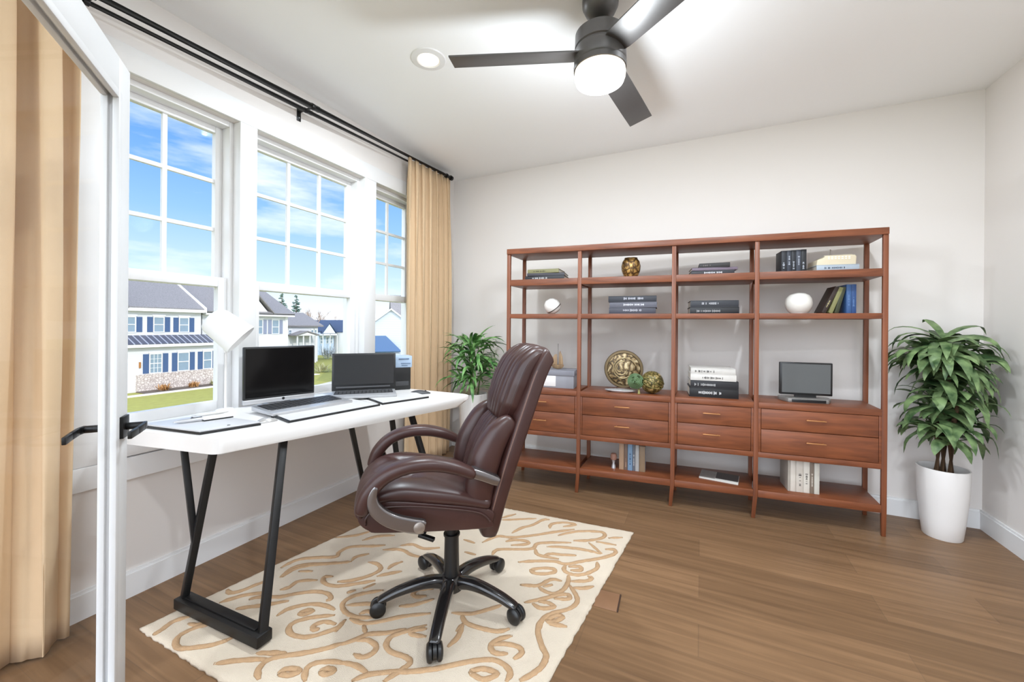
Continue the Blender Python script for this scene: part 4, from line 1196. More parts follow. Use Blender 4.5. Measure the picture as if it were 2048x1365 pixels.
# printer behind
t = thing('printer', 'black printer with pale blue top module at the far end of the desk', 'printer', (-1.885, 2.175, DZ), 0.9)
obj('body', box(BM(), -0.10, 0.085, 0.0, 0.10, 0, 0.155), BLACKPL, t, bevel=0.006)
obj('top_module', box(BM(), -0.10, 0.092, -0.006, 0.10, 0.155, 0.235), pm('pale_blue_plastic', (168, 188, 210), 0.4, var=0.03), t, bevel=0.004)
bm = BM(); bar(bm, (0.0, -0.009, 0.215), (0.07, -0.009, 0.215), 0.004, 0.006); bar(bm, (0.015, -0.009, 0.185), (0.08, -0.009, 0.183), 0.003, 0.004); bar(bm, (0.02, -0.009, 0.170), (0.06, -0.009, 0.168), 0.003, 0.004)
obj('vents', bm, pm('slate_blue', (84, 104, 130), 0.5), t)
obj('paper_slot', box(BM(), -0.08, 0.07, -0.004, 0.0, 0.03, 0.06), pm('slot_grey', (60, 60, 62), 0.5), t, bevel=0.001)

# closed laptop / pad, notebook, pens at the near end
def quad_slab(par, name, quad, c, z0, z1, mat, bevel=0.002):
    bm = BM(); prism(bm, [(x - c[0], y - c[1]) for x, y in quad], z0, z1); return obj(name, bm, mat, par, bevel=bevel)
c = (-1.96, 1.00)
t = thing('closed_laptop', 'closed pale grey laptop with black underside at the near end of the desk', 'laptop', (c[0], c[1], DZ))
q = [(-1.812, 0.925), (-1.752, 1.135), (-2.11, 1.115), (-2.16, 0.880)]
quad_slab(t, 'base', q, c, 0, 0.010, BLACKPL)
q2 = [(c[0] + (x - c[0]) * 0.975, c[1] + (y - c[1]) * 0.975) for x, y in q]
lid_ = quad_slab(t, 'lid', q2, c, 0.010, 0.018, pm('pale_grey_lid', (206, 206, 208), 0.4, 0.1, var=0.02))
bm = BM(); cyl(bm, (0.155, 0.03, 0.018), 0.006, 0.001, 16); obj('round_badge', bm, BLACKPL, lid_)
c = (-2.015, 1.075)
t = thing('notebook', 'small white notebook with dark underside on the closed laptop', 'notebook', (c[0], c[1], DZ + 0.0185))
q = [(-1.965, 1.02), (-1.935, 1.125), (-2.06, 1.13), (-2.085, 1.03)]
quad_slab(t, 'back_cover', q, c, 0, 0.005, BLACKPL, 0.001)
quad_slab(t, 'pages', [(c[0] + (x - c[0]) * 0.98, c[1] + (y - c[1]) * 0.98) for x, y in q], c, 0.005, 0.011, WHITEPL, 0.001)
t = thing('pen', 'fat silver pen with dark underside lying left of the white notebook', 'pen', (-2.00, 0.98, DZ + 0.027), 1.2, group='pens on the closed laptop')
bm = BM(); lathe(bm, [(0.0, -0.055), (0.003, -0.05), (0.008, -0.03), (0.009, 0.04), (0.006, 0.05), (0, 0.052)], 18, (0, 0, 0), (1, 0, 0)); obj('barrel', bm, SILVER, t)
bm = BM(); bar(bm, (0.005, 0, 0.0095), (0.045, 0, 0.0095), 0.003, 0.002); obj('clip', bm, BLACKPL, t)
t = thing('pen', 'slim white pen lying on the small white notebook', 'pen', (-2.02, 1.085, DZ + 0.0365), 1.35, group='pens on the closed laptop')
bm = BM(); lathe(bm, [(0.0, -0.07), (0.0025, -0.06), (0.006, -0.04), (0.006, 0.05), (0.004, 0.06), (0, 0.062)], 18, (0, 0, 0), (1, 0, 0)); obj('barrel', bm, pm('pearl_white', (206, 204, 200), 0.3), t)
bm = BM(); lathe(bm, [(0.0, -0.082), (0.0022, -0.066), (0.0022, -0.06)], 12, (0, 0, 0), (1, 0, 0)); obj('tip', bm, SILVER, t)

def mouse(name, label, pos, rz, L, W, Hh, mat):
    t = thing(name, label, 'mouse', pos, rz)
    bm = BM(); rows = []
    for k in range(11):
        s = k / 10; x = (s - 0.5) * L; w = W / 2 * max(0.05, math.sin(PI * min(1, max(0, 0.06 + 0.9 * s)))) ** 0.5; h = Hh * max(0.08, math.sin(PI * (0.05 + 0.9 * s))) ** 0.7 * (1.1 - 0.25 * s)
        rows.append([bm.verts.new((x, w * math.cos(a), h * math.sin(a))) for a in [PI * j / 10 for j in range(11)]])
    for A, B_ in zip(rows, rows[1:]):
        for j in range(10): bm.faces.new((A[j], A[j + 1], B_[j + 1], B_[j]))
        bm.faces.new((A[0], B_[0], B_[10], A[10]))
    bm.faces.new(rows[0][::-1]); bm.faces.new(rows[-1])
    b_ = obj('shell', bm, mat, t)
    bm = BM(); cyl(bm, (L * 0.26, 0.004, Hh * 0.62), 0.007, 0.005, 14, (0, -1, 0)); obj('scroll_wheel', bm, BLACKPL, t)
    return t
mouse('computer_mouse', 'silver mouse at the near end of the silver keyboard', (-1.79, 1.185, DZ), 1.3, 0.085, 0.048, 0.022, pm('silver_shell', (188, 186, 184), 0.25, 0.4))
mouse('computer_mouse', 'dark grey mouse alone at the far end of the desk', (-1.665, 2.13, DZ), 0.6, 0.135, 0.066, 0.024, pm('charcoal_shell', (66, 66, 68), 0.5))
t = thing('binder_clip', 'small white clip between the two black edged mats', 'clip', (-1.655, 1.665, DZ), 1.3)
bm = BM(); box(bm, -0.014, 0.014, -0.008, 0.008, 0, 0.010); obj('clip_body', bm, WHITEPL, t, bevel=0.003)
bm = BM(); tube(bm, [(-0.010, 0.008, 0.008), (-0.008, 0.022, 0.010), (0.008, 0.022, 0.010), (0.010, 0.008, 0.008)], 0.0012, 6); obj('wire_loop', bm, SILVER, t)

# desk lamp
LB = Vector((-2.195, 1.235, DZ))
t = thing('desk_lamp', 'white desk lamp with tilted cylinder shade by the window', 'lamp', LB)
bm = BM(); lathe(bm, [(0.0, 0.0), (0.042, 0.0), (0.042, 0.008), (0.036, 0.014), (0.010, 0.017), (0.0, 0.017)], 32); obj('base', bm, WHITEPL, t)
hd = Vector((-2.185, 1.240, 1.205)) - LB
axd = (_R * 0.70 + Vector((0, 0, -0.66)) + _F * 0.30).normalized()
tip = hd - axd * 0.07
bm = BM(); tube(bm, [(0, 0.0, 0.012), (0, 0.0, 0.30), tip + Vector((0, 0.01, 0.0))], 0.006, 12); obj('stem', bm, WHITEPL, t)
bm = BM(); lathe(bm, [(0.0, -0.106), (0.036, -0.103), (0.060, -0.092), (0.072, -0.072), (0.086, 0.075), (0.084, 0.076), (0.068, -0.076), (0.030, -0.095), (0.0, -0.096)], 40, hd, axd)
sh = obj('lamp_shade', bm, pm('white_shade', (244, 243, 241), 0.5, var=0.01), t)
bm = BM(); lathe(bm, [(0.0, -0.06), (0.02, -0.055), (0.028, -0.02), (0.02, 0.01), (0.0, 0.018)], 24, hd, axd); obj('bulb', bm, pm('frosted_bulb', (236, 234, 228), 0.4), sh)

# ================================================================== OFFICE CHAIR
CC = Vector((-0.985, 1.49, 0)); CA = math.radians(220)
ch = thing('office_chair', 'brown leather high-back office chair with chrome arms on the rug', 'chair', (CC.x, CC.y, RT + 0.003), CA)
def dropz(bm):
    for v in bm.verts: v.co.z -= RT
    return bm
# seat
bm = BM(); prof = [(0.350, 0.565), (0.366, 0.540), (0.362, 0.510), (0.330, 0.480), (0.27, 0.464), (-0.10, 0.436), (-0.135, 0.46), (-0.12, 0.51), (0.10, 0.555), (0.25, 0.580), (0.32, 0.580)]
prof = [(p.x, p.z) for p in catmull([(a, 0, b) for a, b in prof], 4, True)]
slab(bm, [(x, -0.222, z_) for x, z_ in prof], 0.444, (0, 1, 0))
obj('seat_base', dropz(bm), LEATHER, ch, bevel=0.016, seg=3, angle=60)
def tuft(s, yy, side):
    if side < 0.2: return 0.0
    yy = abs(yy) - 0.42; s = s - 0.06
    d = math.hypot((s - 0.42) / 0.10, yy / 0.20)
    o = -0.024 * math.exp(-d * d)
    for a in (0.6, 2.5, -0.6, -2.5):
        u = (s - 0.42) * 6; v = yy * 3
        dist = abs(u * math.sin(a) - v * math.cos(a)); al = u * math.cos(a) + v * math.sin(a)
        if al > 0: o -= 0.009 * math.exp(-(dist / 0.18) ** 2) * math.exp(-al * 0.6)
    return o
bm = BM(); sweep(bm, [(-0.130, 0.525), (-0.02, 0.556), (0.10, 0.580), (0.22, 0.600), (0.300, 0.592), (0.350, 0.560), (0.362, 0.528)], 0.232, [0.040, 0.052, 0.056, 0.054, 0.046, 0.038, 0.028], n=112, p=2.5, sub=12, mod=tuft)
obj('seat_cushion', dropz(bm), LEATHER, ch, angle=180)
def piping(path, r=0.004):
    return tube(BM(), catmull(path, 5), r, 8)
for y in (0.228, -0.228):
    obj('seat_piping', dropz(piping([(0.338, y, 0.505), (0.338, y, 0.53), (0.30, y, 0.560), (0.20, y, 0.560), (0.05, y, 0.536), (-0.08, y, 0.505), (-0.125, y, 0.465)])), LEATHER, ch)
# back
BACKP = [(-0.128, 0.370), (-0.165, 0.53), (-0.222, 0.72), (-0.285, 0.90), (-0.335, 1.03), (-0.372, 1.098), (-0.392, 1.115)]
bm = BM(); sweep(bm, BACKP, [0.195, 0.215, 0.222, 0.218, 0.208, 0.198, 0.19], 0.040, n=40, p=5, sub=6)
obj('back_shell', dropz(bm), LEATHER, ch, angle=180)
def pleat(nl, depth, side_sign):
    def f(s, yy, zz):
        if zz * side_sign < 0.3: return 0.0
        return -side_sign * depth * (abs(math.sin(yy * PI * nl / 2 + 0.5 * math.sin(3 * s))) ** 9) * math.sin(PI * min(1, max(0, s))) ** 0.4
    return f
# forward side of a profile climbing backwards is its -normal side: normal = (-tz, tx) -> (-, -) so the front is the negative side
LOWP = [(-0.095, 0.520), (-0.110, 0.60), (-0.140, 0.70), (-0.185, 0.79), (-0.225, 0.845)]
bm = BM(); sweep(bm, LOWP, [0.150, 0.160, 0.165, 0.150, 0.11], [0.050, 0.056, 0.056, 0.048, 0.03], n=160, p=2.6, sub=8, mod=pleat(9, 0.013, -1))
obj('lumbar_cushion', dropz(bm), LEATHER, ch, angle=180)
HEADP = [(-0.212, 0.830), (-0.232, 0.90), (-0.262, 0.99), (-0.296, 1.065), (-0.345, 1.112), (-0.395, 1.105)]
bm = BM(); sweep(bm, HEADP, [0.130, 0.178, 0.190, 0.188, 0.182, 0.17], [0.050, 0.062, 0.062, 0.056, 0.045, 0.025], n=160, p=2.8, sub=8, mod=pleat(9, 0.013, -1))
obj('headrest', dropz(bm), LEATHER, ch, angle=180)
for y in (0.182, -0.182):
    bm = BM(); sweep(bm, [(-0.085, 0.510), (-0.088, 0.60), (-0.112, 0.70), (-0.165, 0.80), (-0.225, 0.85)], [0.040, 0.048, 0.050, 0.044, 0.025], [0.050, 0.062, 0.062, 0.050, 0.03], y, n=28, p=2.4, sub=7)
    obj('side_bolster', dropz(bm), LEATHER, ch, angle=180)
for y in (0.215, -0.215):
    obj('back_piping', dropz(piping([(-0.125, y * 0.9, 0.43), (-0.150, y, 0.55), (-0.200, y * 1.01, 0.72), (-0.262, y, 0.90), (-0.312, y * 0.95, 1.03), (-0.352, y * 0.9, 1.098)], 0.0035)), pm('pale_piping', (110, 82, 72), 0.4), ch)
obj('top_seam', dropz(piping([(-0.212, -0.15, 0.868), (-0.185, -0.07, 0.845), (-0.178, 0.0, 0.826), (-0.185, 0.07, 0.845), (-0.212, 0.15, 0.868)], 0.004)), LEATHER, ch)
# arms
ARMP = [(-0.055, 0.664), (0.02, 0.698), (0.11, 0.718), (0.20, 0.714), (0.275, 0.684), (0.328, 0.628), (0.352, 0.560)]
for y in (0.250, -0.250):
    bm = BM(); sweep(bm, ARMP, [0.028, 0.036, 0.039, 0.039, 0.038, 0.036, 0.030], [0.020, 0.024, 0.026, 0.026, 0.027, 0.028, 0.026], y, n=28, p=2.6, sub=8)
    ar = obj('armrest', dropz(bm), LEATHER, ch, angle=180)
    sg = math.copysign(1, y)
    bm = BM(); sweep(bm, [(0.300, 0.662), (0.312, 0.622), (0.300, 0.580), (0.255, 0.540), (0.195, 0.515), (0.130, 0.498)], 0.013, [0.008, 0.017, 0.023, 0.025, 0.026, 0.026], y + sg * 0.026, n=20, p=6, sub=7, endr=0.8)
    cf = obj('arm_bracket', dropz(bm), CHROME, ar, angle=50)
    lab(cf, 'curved chrome bracket')
    bm = BM(); lathe(bm, [(0.020, 0.0), (0.020, 0.004), (0.017, 0.006), (0.0, 0.006)], 28, (0.150, y + sg * 0.0385, 0.503), (0, sg, 0)); obj('bolt_cap', dropz(bm), pm('brushed_cap', (150, 140, 132), 0.35, 0.7), cf)
    bm = BM(); sweep(bm, [(-0.045, 0.672), (-0.09, 0.655), (-0.150, 0.628)], 0.026, [0.020, 0.019, 0.018], y * 0.95, n=20, p=6, sub=5, endr=0.85)
    lab(obj('rear_bracket', dropz(bm), CHROME, ar, angle=50), 'chrome rear bracket')
# mechanism, gas lift
bm = BM(); box(bm, -0.09, 0.11, -0.075, 0.075, 0.400, 0.445); obj('tilt_mechanism', dropz(bm), BLACK, ch, bevel=0.006)
bm = BM(); tube(bm, [(0.08, 0.06, 0.42), (0.115, 0.10, 0.405), (0.125, 0.115, 0.385)], 0.006, 10); lv = obj('tilt_lever', dropz(bm), BLACK, ch)
bm = BM(); bar(bm, (0.145, 0.105, 0.385), (0.085, 0.135, 0.372), 0.020, 0.014); obj('lever_paddle', dropz(bm), BLACK, lv, bevel=0.003)
bm = BM(); cyl(bm, (0, 0, 0.13), 0.034, 0.185, 32, None, 0.031); cyl(bm, (0, 0, 0.315), 0.036, 0.008, 32); obj('gas_lift_sleeve', dropz(bm), BLACKPL, ch)
bm = BM(); cyl(bm, (0, 0, 0.32), 0.0245, 0.09, 28); obj('gas_lift_piston', dropz(bm), BLACK, ch)
# star base
GLOSS = pm('glossy_black', (30, 28, 28), 0.18, 0.2, var=0.05, coat=0.6)
bm = BM(); lathe(bm, [(0.040, 0.075), (0.052, 0.085), (0.052, 0.120), (0.042, 0.140), (0.034, 0.145)], 32); obj('base_hub', dropz(bm), GLOSS, ch)
for k in range(5):
    a = math.radians(220 + 72 * k) - CA
    bm = BM()
    sweep(bm, [(0.030, 0.112), (0.085, 0.122), (0.150, 0.118), (0.225, 0.102), (0.278, 0.084), (0.306, 0.072)], [0.027, 0.027, 0.026, 0.024, 0.023, 0.022], [0.028, 0.024, 0.021, 0.018, 0.015, 0.012], n=20, p=2.6, sub=5, endr=0.8)
    bmesh.ops.rotate(bm, verts=bm.verts, cent=(0, 0, 0), matrix=Matrix.Rotation(a, 3, 'Z'))
    obj('base_arm', dropz(bm), GLOSS, ch, angle=180)
    ctr = Vector((math.cos(a) * 0.298, math.sin(a) * 0.298, 0))
    wa = a + PI / 2 + 0.35 * math.sin(k * 2.1)
    wd = Vector((math.cos(wa), math.sin(wa), 0)); fw = Vector((-wd.y, wd.x, 0))
    bm = BM(); cyl(bm, ctr + Vector((0, 0, 0.044 + RT)), 0.008, 0.028, 14)
    hood = [(0.0, -0.016), (0.030, -0.016), (0.031, 0.0), (0.030, 0.016), (0.0, 0.016)]
    lathe(bm, [(0.0, -0.0065), (0.0285, -0.0065), (0.0285, 0.0065), (0.0, 0.0065)], 24, ctr + fw * -0.008 + Vector((0, 0, 0.036 + RT)), wd)
    cs = obj('caster', dropz(bm), BLACKPL, ch)
    for s in (-1, 1):
        bm = BM(); lathe(bm, [(0.0, -0.010), (0.027, -0.010), (0.0325, -0.006), (0.0325, 0.004), (0.027, 0.010), (0.012, 0.0130), (0.0, 0.0135)], 28, ctr + fw * -0.008 + wd * (s * 0.018) + Vector((0, 0, 0.0327 + RT)), wd * s)
        obj('caster_wheel', dropz(bm), BLACKPL, cs)

# ================================================================== PLANTS
def leaf(bm, base, az, el, L, W, droop, rnd, roll=0.0, seg=7, lim=None):
    d = Vector((math.cos(az) * math.cos(el), math.sin(az) * math.cos(el), math.sin(el)))
    p = Vector(base); prev = None
    sd = Vector((-math.sin(az), math.cos(az), 0))
    for k in range(seg + 1):
        s = k / seg
        w = W * (math.sin(PI * min(1.0, 0.10 + 0.90 * s)) ** 0.75) * 0.5 if k < seg else 0.0008
        n = d.cross(sd).normalized()
        s2 = (sd * math.cos(roll) + n * math.sin(roll)).normalized()
        c = Vector(p)
        if lim: c = lim(c)
        cur = [bm.verts.new(c + s2 * w + n * -0.18 * w), bm.verts.new(c + n * 0.0), bm.verts.new(c - s2 * w + n * -0.18 * w)]
        if prev:
            for q in range(2): bm.faces.new((prev[q], prev[q + 1], cur[q + 1], cur[q]))
        prev = cur
        p = p + d * (L / seg)
        el2 = math.asin(max(-1, min(1, d.z))) - droop / seg * (0.5 + s)
        el2 = max(el2, -1.45)
        d = Vector((math.cos(az) * math.cos(el2), math.sin(az) * math.cos(el2), math.sin(el2)))
    return bm
def leafmat(name, dark, light):
    m, t_, b = base_mat(name); L = t_.links
    co = t_.nodes.new('ShaderNodeTexCoord'); nz = t_.nodes.new('ShaderNodeTexNoise'); nz.inputs['Scale'].default_value = 16; nz.inputs['Detail'].default_value = 3
    L.new(co.outputs['Object'], nz.inputs['Vector'])
    rp = t_.nodes.new('ShaderNodeValToRGB'); rp.color_ramp.elements[0].position = 0.35; rp.color_ramp.elements[1].position = 0.66
    rp.color_ramp.elements[0].color = lin(dark); rp.color_ramp.elements[1].color = lin(light)
    L.new(nz.outputs['Fac'], rp.inputs['Fac']); L.new(rp.outputs[0], b.inputs['Base Color'])
    b.inputs['Roughness'].default_value = 0.45; b.inputs['Specular IOR Level'].default_value = 0.35
    return m
SOIL = pm('potting_soil', (58, 44, 34), 0.95, var=0.3, scale=60, bump=0.8, bscale=120)
POT = pm('white_pot_glaze', (232, 228, 224), 0.3, var=0.01)

PR = Vector((1.318, 3.285, 0))
t = thing('potted_plant', 'tall leafy potted plant in a white pot in the right corner', 'plant', PR)
bm = BM(); lathe(bm, [(0.0, 0.0), (0.084, 0.0), (0.088, 0.006), (0.098, 0.10), (0.112, 0.26), (0.117, 0.405), (0.116, 0.412), (0.110, 0.412), (0.108, 0.395), (0.104, 0.36), (0.0, 0.355)], 48); obj('pot', bm, POT, t)
bm = BM(); lathe(bm, [(0.0, 0.372), (0.06, 0.370), (0.1045, 0.364), (0.100, 0.357)], 32); obj('soil', bm, SOIL, t)
bm = BM()
for x, y, top_ in ((0.0, 0.0, (0.0, 0.0, 1.16)), (-0.03, -0.01, (-0.05, -0.02, 0.80)), (0.03, -0.015, (0.055, -0.03, 0.82)), (0.01, 0.02, (0.04, 0.03, 1.02))):
    tube(bm, [(x, y, 0.36), (x * 0.9 + 0.004, y, 0.55), ((x + top_[0]) / 2, (y + top_[1]) / 2, 0.72), top_], [0.017, 0.015, 0.012, 0.008], 12)
obj('stem', bm, pm('brown_cane', (104, 78, 54), 0.8, var=0.25, scale=50), t)
def lim_r(c):
    c = Vector(c)
    if c.x > 0.18: c.x = 0.18 + (c.x - 0.18) * 0.4
    c.x = min(c.x, 0.255)
    if c.y > 0.12: c.y = 0.12 + (c.y - 0.12) * 0.35
    c.y = min(c.y, 0.20)
    if c.x < -0.20: c.x = -0.20 + (c.x + 0.20) * 0.6
    return c
rnd = random.Random(12)
bm = BM()
for cx, cy, cz, n, Lm in ((0.0, 0.0, 1.14, 26, 0.30), (-0.05, -0.02, 1.10, 22, 0.30), (0.06, 0.0, 1.08, 22, 0.30), (-0.02, -0.03, 0.98, 24, 0.30), (0.04, 0.02, 0.92, 18, 0.28), (-0.02, -0.02, 1.02, 16, 0.26),
                          (-0.05, -0.02, 0.80, 20, 0.25), (0.055, -0.03, 0.82, 22, 0.26), (0.0, -0.01, 0.72, 16, 0.24), (-0.06, -0.03, 0.65, 20, 0.24), (0.07, -0.03, 0.66, 20, 0.25), (0.0, -0.05, 0.60, 10, 0.20), (0.05, -0.02, 1.02, 18, 0.28), (-0.06, -0.02, 1.02, 20, 0.30)):
    for k in range(n):
        az = 2 * PI * (k / n) * 2.39 + rnd.uniform(-0.4, 0.4)
        el = rnd.uniform(-0.1, 1.0)
        leaf(bm, (cx + rnd.uniform(-0.02, 0.02), cy + rnd.uniform(-0.02, 0.02), cz + rnd.uniform(-0.05, 0.05)), az, el, Lm * rnd.uniform(0.75, 1.12), rnd.uniform(0.044, 0.064), rnd.uniform(1.6, 2.7), rnd, rnd.uniform(-0.4, 0.4), 8, lim_r)
obj('foliage', bm, leafmat('dracaena_green', (52, 78, 44), (132, 156, 104)), t, angle=180)

PL_ = Vector((-1.835, 3.10, 0))
t = thing('potted_plant', 'bushy green plant in a tall white planter between curtain and bookcase', 'plant', PL_)
bm = BM(); lathe(bm, [(0.0, 0.0), (0.095, 0.0), (0.100, 0.01), (0.118, 0.40), (0.126, 0.635), (0.124, 0.640), (0.116, 0.640), (0.112, 0.60), (0.0, 0.595)], 44); obj('planter', bm, POT, t)
bm = BM(); lathe(bm, [(0.0, 0.618), (0.07, 0.612), (0.1135, 0.606), (0.108, 0.597)], 28); obj('soil', bm, SOIL, t)
bm = BM(); rnd = random.Random(21)
for k in range(9):
    a = rnd.uniform(0, 2 * PI); r = rnd.uniform(0.01, 0.06); h = rnd.uniform(0.75, 1.12)
    tube(bm, [(r * math.cos(a), r * math.sin(a), 0.60), (r * 1.4 * math.cos(a), r * 1.4 * math.sin(a), 0.75), (r * 2.2 * math.cos(a) + 0.01, r * 2.2 * math.sin(a), h)], [0.006, 0.005, 0.003], 8)
obj('stem', bm, pm('green_stem', (98, 122, 70), 0.6), t)
def lim_l(c):
    c = Vector(c)
    if c.x < -0.22: c.x = -0.22 + (c.x + 0.22) * 0.5
    c.x = max(c.x, -0.345)
    if c.y > 0.28: c.y = 0.28 + (c.y - 0.28) * 0.3
    return c
bm = BM()
for k in range(170):
    a = rnd.uniform(0, 2 * PI); r = rnd.uniform(0.0, 0.12); h = rnd.uniform(0.68, 1.10)
    leaf(bm, (r * math.cos(a), r * math.sin(a), h), a + rnd.uniform(-0.6, 0.6), rnd.uniform(-0.1, 1.15), rnd.uniform(0.18, 0.31), rnd.uniform(0.022, 0.036), rnd.uniform(1.0, 2.3), rnd, rnd.uniform(-0.5, 0.5), 7, lim_l)
for a, L_, el in ((3.0, 0.36, 0.55), (3.6, 0.34, 0.2), (0.3, 0.30, 0.9), (1.2, 0.26, 1.3), (2.4, 0.28, 0.9)):
    leaf(bm, (0, 0, 1.0), a, el, L_, 0.03, 1.5, rnd, 0.2, 9, lim_l)
obj('foliage', bm, leafmat('palm_green', (44, 92, 40), (126, 172, 100)), t, angle=180)
bm = BM()
for k in range(60):
    a = rnd.uniform(0, 2 * PI); leaf(bm, (0.05 * math.cos(a) - 0.02, 0.05 * math.sin(a) - 0.03, 0.62), a, rnd.uniform(0.6, 1.4), rnd.uniform(0.07, 0.13), 0.007, rnd.uniform(0.8, 2.0), rnd, 0, 5)
lab(obj('dry_grass', bm, pm('pale_straw', (206, 196, 158), 0.8, var=0.15, scale=40), t, angle=180), 'pale dry grass at the planter rim')

# ================================================================== OUTSIDE
GZ = -4.05
GRASS = pm('winter_lawn', (150, 147, 72), 0.95, var=0.22, scale=2.2, bump=0.4, bscale=60)
bm = BM()
vs4 = [bm.verts.new(p) for p in ((-140, -60, GZ), (60, -60, GZ), (60, 160, GZ), (-140, 160, GZ))]; bm.faces.new(vs4)
struct('lawn', bm, GRASS)
PAVE = pm('pale_pavement', (196, 186, 170), 0.9, var=0.06, scale=3)
bm = BM(); prism(bm, [(-30.0, 23.5), (-27.0, 24.5), (-36.0, 62.0), (-43.0, 62.0)], GZ, GZ + 0.03); struct('street', bm, PAVE)
bm = BM(); box(bm, -37.3, -36.6, 2.0, 30.0, GZ, GZ + 0.05); struct('sidewalk', bm, pm('pale_concrete', (222, 214, 204), 0.9, var=0.04, scale=3))

SIDING = stripe_mat('white_clapboard', (208, 208, 210), (186, 187, 192), 2, 6.5, 0.10, 0.7)
EXTW = pm('white_exterior_trim', (222, 222, 222), 0.6, var=0.01)
ROOFG = pm('grey_shingles', (128, 124, 124), 0.9, var=0.5, scale=14)
ROOFN = pm('slate_blue_shingles', (60, 74, 100), 0.9, var=0.35, scale=9)
SEAM = stripe_mat('standing_seam_metal', (76, 78, 92), (150, 152, 164), 1, 2.4, 0.22, 0.4)
STONE = cell_mat('field_stone', (150, 136, 128), (196, 184, 176), (212, 202, 194), 6.5, 0.9, 0.0, 0.3)
SHUT = stripe_mat('blue_shutters', (64, 88, 126), (52, 74, 110), 2, 9.0, 0.25, 0.6)
SHUTG = stripe_mat('grey_shutters', (134, 140, 160), (116, 122, 142), 2, 9.0, 0.25, 0.6)
PANE = pm('house_window_pane', (128, 146, 160), 0.15, var=0.12, scale=3, spec=0.6)

def hw(house, O, x, y0, y1, z0, z1, shutter=None, grid=False):
    """a sash window with header on a wall facing +x; shutters either side"""
    bm = BM()
    box(bm, x, x + 0.06, y0 - 0.07, y1 + 0.07, z0 - 0.07, z0); box(bm, x, x + 0.06, y0 - 0.07, y1 + 0.07, z1, z1 + 0.10)
    box(bm, x, x + 0.10, y0 - 0.12, y1 + 0.12, z1 + 0.10, z1 + 0.22)
    box(bm, x, x + 0.06, y0 - 0.07, y0, z0, z1); box(bm, x, x + 0.06, y1, y1 + 0.07, z0, z1)
    box(bm, x, x + 0.05, y0, y1, (z0 + z1) / 2 - 0.03, (z0 + z1) / 2 + 0.03)
    if grid:
        for k in (1, 2): box(bm, x + 0.02, x + 0.045, y0 + (y1 - y0) * k / 3 - 0.012, y0 + (y1 - y0) * k / 3 + 0.012, z0, z1)
        for k in (1, 3): box(bm, x + 0.02, x + 0.044, y0, y1, z0 + (z1 - z0) * k / 4 - 0.012, z0 + (z1 - z0) * k / 4 + 0.012)
    for v in bm.verts: v.co -= O
    w = obj('window', bm, EXTW, house, smooth=False)
    bm = BM(); box(bm, x + 0.01, x + 0.02, y0, y1, z0, z1)
    for v in bm.verts: v.co -= O
    obj('pane', bm, PANE, w, smooth=False)
    if shutter:
        s = 0.36
        for a in (y0 - 0.09 - s, y1 + 0.09):
            bm = BM(); box(bm, x, x + 0.05, a, a + s, z0 - 0.02, z1 + 0.04)
            for v in bm.verts: v.co -= O
            obj('shutter', bm, shutter, house, smooth=False)

def part(house, O, name, bm, mat):
    for v in bm.verts: v.co -= O
    return obj(name, bm, mat, house, smooth=False)
def gable_y(bm, xa, xr, xb, y0, y1, ze, zr, th=0.18):
    """roof with its ridge along y: eave at xa (height ze), ridge at xr, back eave xb"""
    for x0, x1 in ((xa, xr), (xb, xr)):
        vs_ = [bm.verts.new(p) for p in ((x0, y0, ze), (x0, y1, ze), (x1, y1, zr), (x1, y0, zr), (x0, y0, ze + th), (x0, y1, ze + th), (x1, y1, zr + th), (x1, y0, zr + th))]
        for f in ((3, 2, 1, 0), (4, 5, 6, 7), (0, 1, 5, 4), (1, 2, 6, 5), (2, 3, 7, 6), (3, 0, 4, 7)): bm.faces.new([vs_[i] for i in f])
    return bm
def gable_x(bm, x0, x1, ya, yr, yb, ze, zr, th=0.16):
    """roof with its ridge along x"""
    for y0, y1 in ((ya, yr), (yb, yr)):
        vs_ = [bm.verts.new(p) for p in ((x0, y0, ze), (x1, y0, ze), (x1, y1, zr), (x0, y1, zr), (x0, y0, ze + th), (x1, y0, ze + th), (x1, y1, zr + th), (x0, y1, zr + th))]
        for f in ((3, 2, 1, 0), (4, 5, 6, 7), (0, 1, 5, 4), (1, 2, 6, 5), (2, 3, 7, 6), (3, 0, 4, 7)): bm.faces.new([vs_[i] for i in f])
    return bm

# near house with blue shutters
O = Vector((-40, 14, GZ))
h = thing('house', 'white two-storey house with blue shutters, metal porch roof and stone base', 'house', O, group='houses across the lawn')
part(h, O, 'wall', box(BM(), -52, -40, 5, 20.45, GZ, 2.30), SIDING)
part(h, O, 'ground_floor_bay', box(BM(), -40, -39, 5, 21.0, GZ, -0.42), SIDING)
part(h, O, 'stone_base', box(BM(), -39, -38.85, 15.55, 21.05, GZ, -2.72), STONE)
bm = BM(); slab(bm, [(-40, 5, 0.22), (-38.6, 5, -0.42), (-38.6, 21.1, -0.42), (-40, 21.1, 0.22)], 0.08, (0.4, 0, 1)); part(h, O, 'porch_roof', bm, SEAM)
part(h, O, 'porch_fascia', box(BM(), -38.72, -38.56, 5, 21.1, -0.62, -0.40), EXTW)
part(h, O, 'eave_fascia', box(BM(), -40.0, -39.55, 5, 20.5, 2.20, 2.44), EXTW)
part(h, O, 'roof', gable_y(BM(), -39.6, -46, -52.4, 5, 20.5, 2.36, 5.75), ROOFG)
bm = BM(); slab(bm, [(-39.5, 20.5, 2.22), (-39.5, 20.5, 2.62), (-46, 20.5, 6.0), (-46, 20.5, 5.62)], 0.16, (0, 1, 0)); part(h, O, 'rake_board', bm, EXTW)
